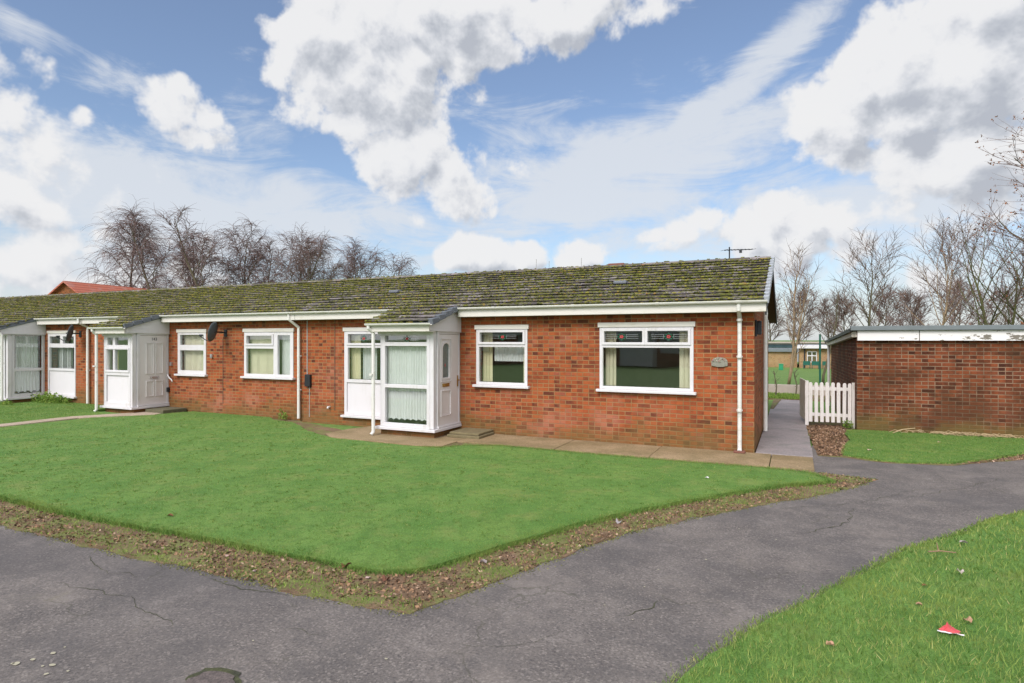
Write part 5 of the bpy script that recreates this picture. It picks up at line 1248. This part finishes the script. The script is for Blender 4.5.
# torn wrapper: folded sheet, red with a white underside edge
wr = empty('litter_wrapper', (.89, 4.64, .03)); tag(wr, 'crumpled red and white wrapper lying in the near lawn', 'litter')
z = .032; cxw, cyw = .89, 4.64
def wsheet(pts, fs, nm, m_):
    mb = MB(); mb.add([(cxw + p[0] * .8, cyw + p[1] * .85, z + p[2] * .9) for p in pts], fs); return mb.build(nm, m_, wr, weld=False)
gx = []; fx = []
for j in range(5):
    for i in range(7):
        u_, v_ = i / 6, j / 4; ridge = max(0, 1 - abs(u_ - .5) * 2.2) * v_
        gx.append(((u_ - .5) * .15 * (1 - .55 * v_) + rnd.gauss(0, .008), (v_ - .5) * .10 + rnd.gauss(0, .009), .008 + ridge * .034 + .012 * mnoise.noise(Vector((u_ * 6, v_ * 5, 2))) + abs(rnd.gauss(0, .004))))
        if i < 6 and j < 4: k_ = j * 7 + i; fx += [(k_, k_ + 1, k_ + 8), (k_, k_ + 8, k_ + 7)]
wsheet(gx, fx, 'red_face', plain('wrapper_red', (.55, .075, .085), .4, .35, 40))
gx = []; fx = []
for j in range(2):
    for i in range(8):
        u_ = i / 7; gx.append(((u_ - .5) * .175, -.048 - j * .012 * abs(math.sin(i * 1.7)) + rnd.gauss(0, .006), .012 - j * .004 + .010 * abs(mnoise.noise(Vector((u_ * 9, j, 5))))))
        if i < 7 and j < 1: fx += [(i, i + 1, i + 9), (i, i + 9, i + 8)]
wsheet(gx, fx, 'white_edge', plain('wrapper_white', (.7, .66, .66), .4, .25, 40))
tw = MB(); tw.tube([(1.05, 6.25, .05), (1.15, 6.30, .055), (1.26, 6.32, .05)], [.006, .005, .004], 5); tw.tube([(1.13, 6.29, .055), (1.12, 6.31, .12)], [.005, .003], 5)
tag(tw.build('twig', plain('twig_wood', (.3, .18, .12), .9), weld=False), 'forked brown twig lying in the near lawn by the path', 'twig')

# ------------------------------------------------------------------ world, sun, camera
SUN_AZ = (-0.05, -1.0); SUN_EL = R(41)
w = bpy.data.worlds.new('World'); scene.world = w; w.use_nodes = True
t = NT(w.node_tree); bg = w.node_tree.nodes['Background']
sky = t.node('ShaderNodeTexSky', sky_type='NISHITA', sun_disc=False, sun_elevation=SUN_EL, air_density=1.1, dust_density=0.6, ozone_density=1.6)
sky.sun_rotation = math.atan2(SUN_AZ[0], SUN_AZ[1])
# cloud density group, a function of direction only
g = bpy.data.node_groups.new('cloud_cover', 'ShaderNodeTree')
g.interface.new_socket('Dir', in_out='INPUT', socket_type='NodeSocketVector')
g.interface.new_socket('Cumulus', in_out='OUTPUT', socket_type='NodeSocketFloat'); g.interface.new_socket('Mass', in_out='OUTPUT', socket_type='NodeSocketFloat')
gt_ = NT(g); gi = gt_.node('NodeGroupInput'); go = gt_.node('NodeGroupOutput'); dr = gi.outputs[0]
def azel(t, dr):
    a = R(25)
    xr_ = t.vmath('DOT_PRODUCT', dr, (math.cos(a), math.sin(a), 0)).outputs['Value']; yf = t.vmath('DOT_PRODUCT', dr, (-math.sin(a), math.cos(a), 0)).outputs['Value']
    zz = t.node('ShaderNodeSeparateXYZ', inp={0: dr}).outputs[2]
    return t.node('ShaderNodeCombineXYZ', inp={0: t.math('ARCTAN2', xr_, yf), 1: t.math('ARCSINE', zz), 2: 0.0}).outputs[0]
def pa(px, py):
    az = math.atan((px - 512) / 605); return az, math.atan((339.5 - py) / 605 * math.cos(az))
def blobs(t, vec, L):
    acc = None
    for (px, py, rx, ry, rot, wgt) in L:
        az, el = pa(px, py)
        mp = t.node('ShaderNodeMapping', vector_type='TEXTURE', inp={'Vector': vec}); mp.inputs['Location'].default_value = (az, el, 0); mp.inputs['Rotation'].default_value = (0, 0, R(rot)); mp.inputs['Scale'].default_value = (rx / 605, ry / 605, 1)
        ln = t.vmath('LENGTH', mp.outputs[0]).outputs['Value']
        v = t.sstep(ln, 1.75, 0.1, 0, wgt)
        acc = v if acc is None else t.math('MAXIMUM', acc, v)
    return acc
CUM = [(385, 70, 95, 70, -15, 1.2), (430, 20, 130, 45, 0, 1.15), (590, 15, 110, 35, 8, 1.0), (415, 140, 75, 60, 0, .9), (460, 185, 70, 28, -35, .7), (320, 45, 40, 30, 0, .6), (500, 165, 40, 28, 0, .7),
       (180, 113, 34, 30, 0, .82), (80, 115, 17, 16, 0, .7), (112, 130, 14, 9, 0, .6), (60, 135, 22, 16, 0, .6),
       (25, 200, 75, 80, 0, 1.0), (60, 250, 110, 45, 0, .95), (-120, 180, 160, 120, 0, 1.0),
       (495, 257, 55, 24, 0, 1.1), (590, 257, 40, 18, 0, 1.0), (790, 232, 75, 45, 0, 1.15), (720, 228, 70, 26, 10, .95), (800, 200, 32, 22, 0, 1.0), (650, 235, 45, 12, 0, .7),
       (930, 95, 105, 62, 5, 1.3), (860, 120, 65, 52, 20, 1.15), (960, 35, 110, 45, 25, 1.15), (1000, 150, 80, 45, 0, 1.1), (1080, 90, 120, 110, 0, 1.05), (1150, 240, 160, 40, 0, .7)]
ae = azel(gt_, dr); F = blobs(gt_, ae, CUM)
back = gt_.sstep(gt_.vmath('DOT_PRODUCT', dr, (-math.sin(R(25)), math.cos(R(25)), 0)).outputs['Value'], 0.45, 0.2, 0, 0.8)
F = gt_.math('MAXIMUM', F, back)
hi = gt_.sstep(gt_.node('ShaderNodeSeparateXYZ', inp={0: dr}).outputs[2], .62, .75, 0, .5); F = gt_.math('MAXIMUM', F, hi)
n1_ = gt_.noise(dr, 5.5, 6, 0.60, 0.25); n2_ = gt_.noise(dr, 17, 4, 0.62)
wrp = gt_.node('ShaderNodeTexNoise', inp={'Vector': dr}); wrp.inputs['Scale'].default_value = 14; wrp.inputs['Detail'].default_value = 1
wv_ = gt_.vmath('MULTIPLY', gt_.vmath('SUBTRACT', wrp.outputs['Color'], (.5, .5, .5)).outputs[0], (.06, .06, .06)).outputs[0]
vo = gt_.node('ShaderNodeTexVoronoi', feature='F1', inp={'Vector': gt_.vmath('ADD', dr, wv_).outputs[0], 'Scale': 19.0})
puff = gt_.math('MULTIPLY', gt_.math('SUBTRACT', 0.47, vo.outputs['Distance']), 0.5)
nn = gt_.math('ADD', puff, gt_.math('ADD', gt_.math('MULTIPLY', gt_.math('SUBTRACT', n1_, .5), 2.0), gt_.math('MULTIPLY', gt_.math('SUBTRACT', n2_, .5), .8)))
dens = gt_.math('ADD', F, nn)
gt_.l.new(gt_.sstep(dens, .42, .70), go.inputs[0]); gt_.l.new(dens, go.inputs[1])
dirv = t.node('ShaderNodeTexCoord').outputs['Generated']; dirn = t.vmath('NORMALIZE', dirv).outputs[0]
c1 = t.node('ShaderNodeGroup', node_tree=g); t.l.new(dirn, c1.inputs[0])
off = t.vmath('NORMALIZE', t.vmath('ADD', dirn, (-0.016, -0.006, 0.028)).outputs[0]).outputs[0]
c2 = t.node('ShaderNodeGroup', node_tree=g); t.l.new(off, c2.inputs[0])
ae = azel(t, dirn)
# high thin cloud
CIR = [(720, 102, 140, 20, 33, 1.15), (620, 175, 190, 48, 12, 1.15), (540, 140, 80, 30, 0, .6), (480, 110, 150, 18, 4, .5), (870, 205, 190, 55, 0, .85), (160, 205, 200, 58, -6, 1.1), (330, 215, 140, 32, -4, .9), (60, 270, 160, 30, 0, .9), (560, 215, 160, 30, 0, .6), (420, 250, 160, 22, 0, .6), (120, 75, 45, 20, 0, .5), (250, 120, 40, 25, 0, .4), (30, 30, 40, 12, -15, .6), (700, 235, 160, 30, 0, .7), (960, 255, 150, 45, 0, .55)]
Fc = blobs(t, ae, CIR)
mp = t.node('ShaderNodeMapping', inp={'Vector': ae}); mp.inputs['Rotation'].default_value = (0, 0, R(-14)); mp.inputs['Scale'].default_value = (3.2, 10, 1)
nc = t.noise(mp.outputs[0], 1.6, 8, .68, .7); nc2 = t.noise(dirn, 12, 3, .65)
cir = t.math('ADD', Fc, t.math('ADD', t.math('MULTIPLY', t.math('SUBTRACT', nc, .5), 2.0), t.math('MULTIPLY', t.math('SUBTRACT', nc2, .5), .7)))
cir = t.math('MULTIPLY', t.sstep(cir, .22, .98), .86)
zz = t.node('ShaderNodeSeparateXYZ', inp={0: dirn}).outputs[2]
hz_ = t.sstep(zz, .18, .0, 0, .6)
KS = 1.0
skyc = t.mix(1.0, sky.outputs[0], (0.95, 1.0, 1.10), 'MULTIPLY')
CW = 6.3
skyc = t.mix(0.08, skyc, (CW * .9, CW * .93, CW))
skyc = t.mix(hz_, skyc, (CW * .80, CW * .86, CW * .97))
skyc = t.mix(cir, skyc, (CW * .90, CW * .94, CW * 1.0))
rel = t.math('MULTIPLY', t.math('SUBTRACT', c2.outputs[1], c1.outputs[1]), 1.35)
deep = t.math('MULTIPLY', t.sstep(c2.outputs[1], 0.62, 1.75), 0.80)
shade = t.math('ADD', t.math('ADD', rel, deep), 0.16, clamp=True)
lit = t.ramp(shade, [(0.0, (1, 1, 1)), (0.22, (.96, .965, .975)), (0.5, (.80, .82, .86)), (0.8, (.64, .67, .72)), (1.0, (.56, .59, .65))])
lit = t.mix(1.0, lit, (CW * 1.06, CW * 1.06, CW * 1.07), 'MULTIPLY')
skyc = t.mix(t.math('MULTIPLY', c1.outputs[0], .97), skyc, lit)
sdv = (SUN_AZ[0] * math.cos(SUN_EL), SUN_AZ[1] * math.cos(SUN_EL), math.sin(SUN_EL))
glow = t.sstep(t.vmath('DOT_PRODUCT', dirn, sdv).outputs['Value'], 0.25, 1.0, 1.0, 2.4)   # sky brightened around the veiled sun, added as neutral fill
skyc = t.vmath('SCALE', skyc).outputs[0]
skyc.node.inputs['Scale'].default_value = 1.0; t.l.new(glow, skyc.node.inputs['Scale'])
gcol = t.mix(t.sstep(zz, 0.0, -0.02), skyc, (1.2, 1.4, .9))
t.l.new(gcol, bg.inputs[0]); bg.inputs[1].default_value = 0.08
w.cycles.sampling_method = 'MANUAL'; w.cycles.sample_map_resolution = 512

su = bpy.data.lights.new('sun', 'SUN'); so = bpy.data.objects.new('sun', su); COL.objects.link(so)
su.energy = 1.85; su.angle = R(24); su.color = (1.0, 0.96, 0.93)
sd_ = Vector((SUN_AZ[0] * math.cos(SUN_EL), SUN_AZ[1] * math.cos(SUN_EL), math.sin(SUN_EL))).normalized()
so.rotation_euler = sd_.to_track_quat('Z', 'Y').to_euler()

cam = bpy.data.cameras.new('camera'); co_ = bpy.data.objects.new('camera', cam); COL.objects.link(co_)
cam.sensor_width = 36; cam.lens = 605 / 1024 * 36; cam.clip_end = 5000; cam.clip_start = 0.05
cam.shift_y = -(341.5 - 339.5) / 1024
co_.location = (0, 0, 1.88); co_.rotation_euler = (R(90), 0, R(25)); scene.camera = co_
scene.view_settings.view_transform = 'Standard'; scene.view_settings.look = 'None'; scene.view_settings.gamma = 1; scene.view_settings.exposure = 0.70
scene.view_settings.use_curve_mapping = False
scene.cycles.max_bounces = 6; scene.cycles.transparent_max_bounces = 12; scene.cycles.use_adaptive_sampling = True; scene.cycles.adaptive_threshold = 0.02
scene.cycles.use_denoising = True
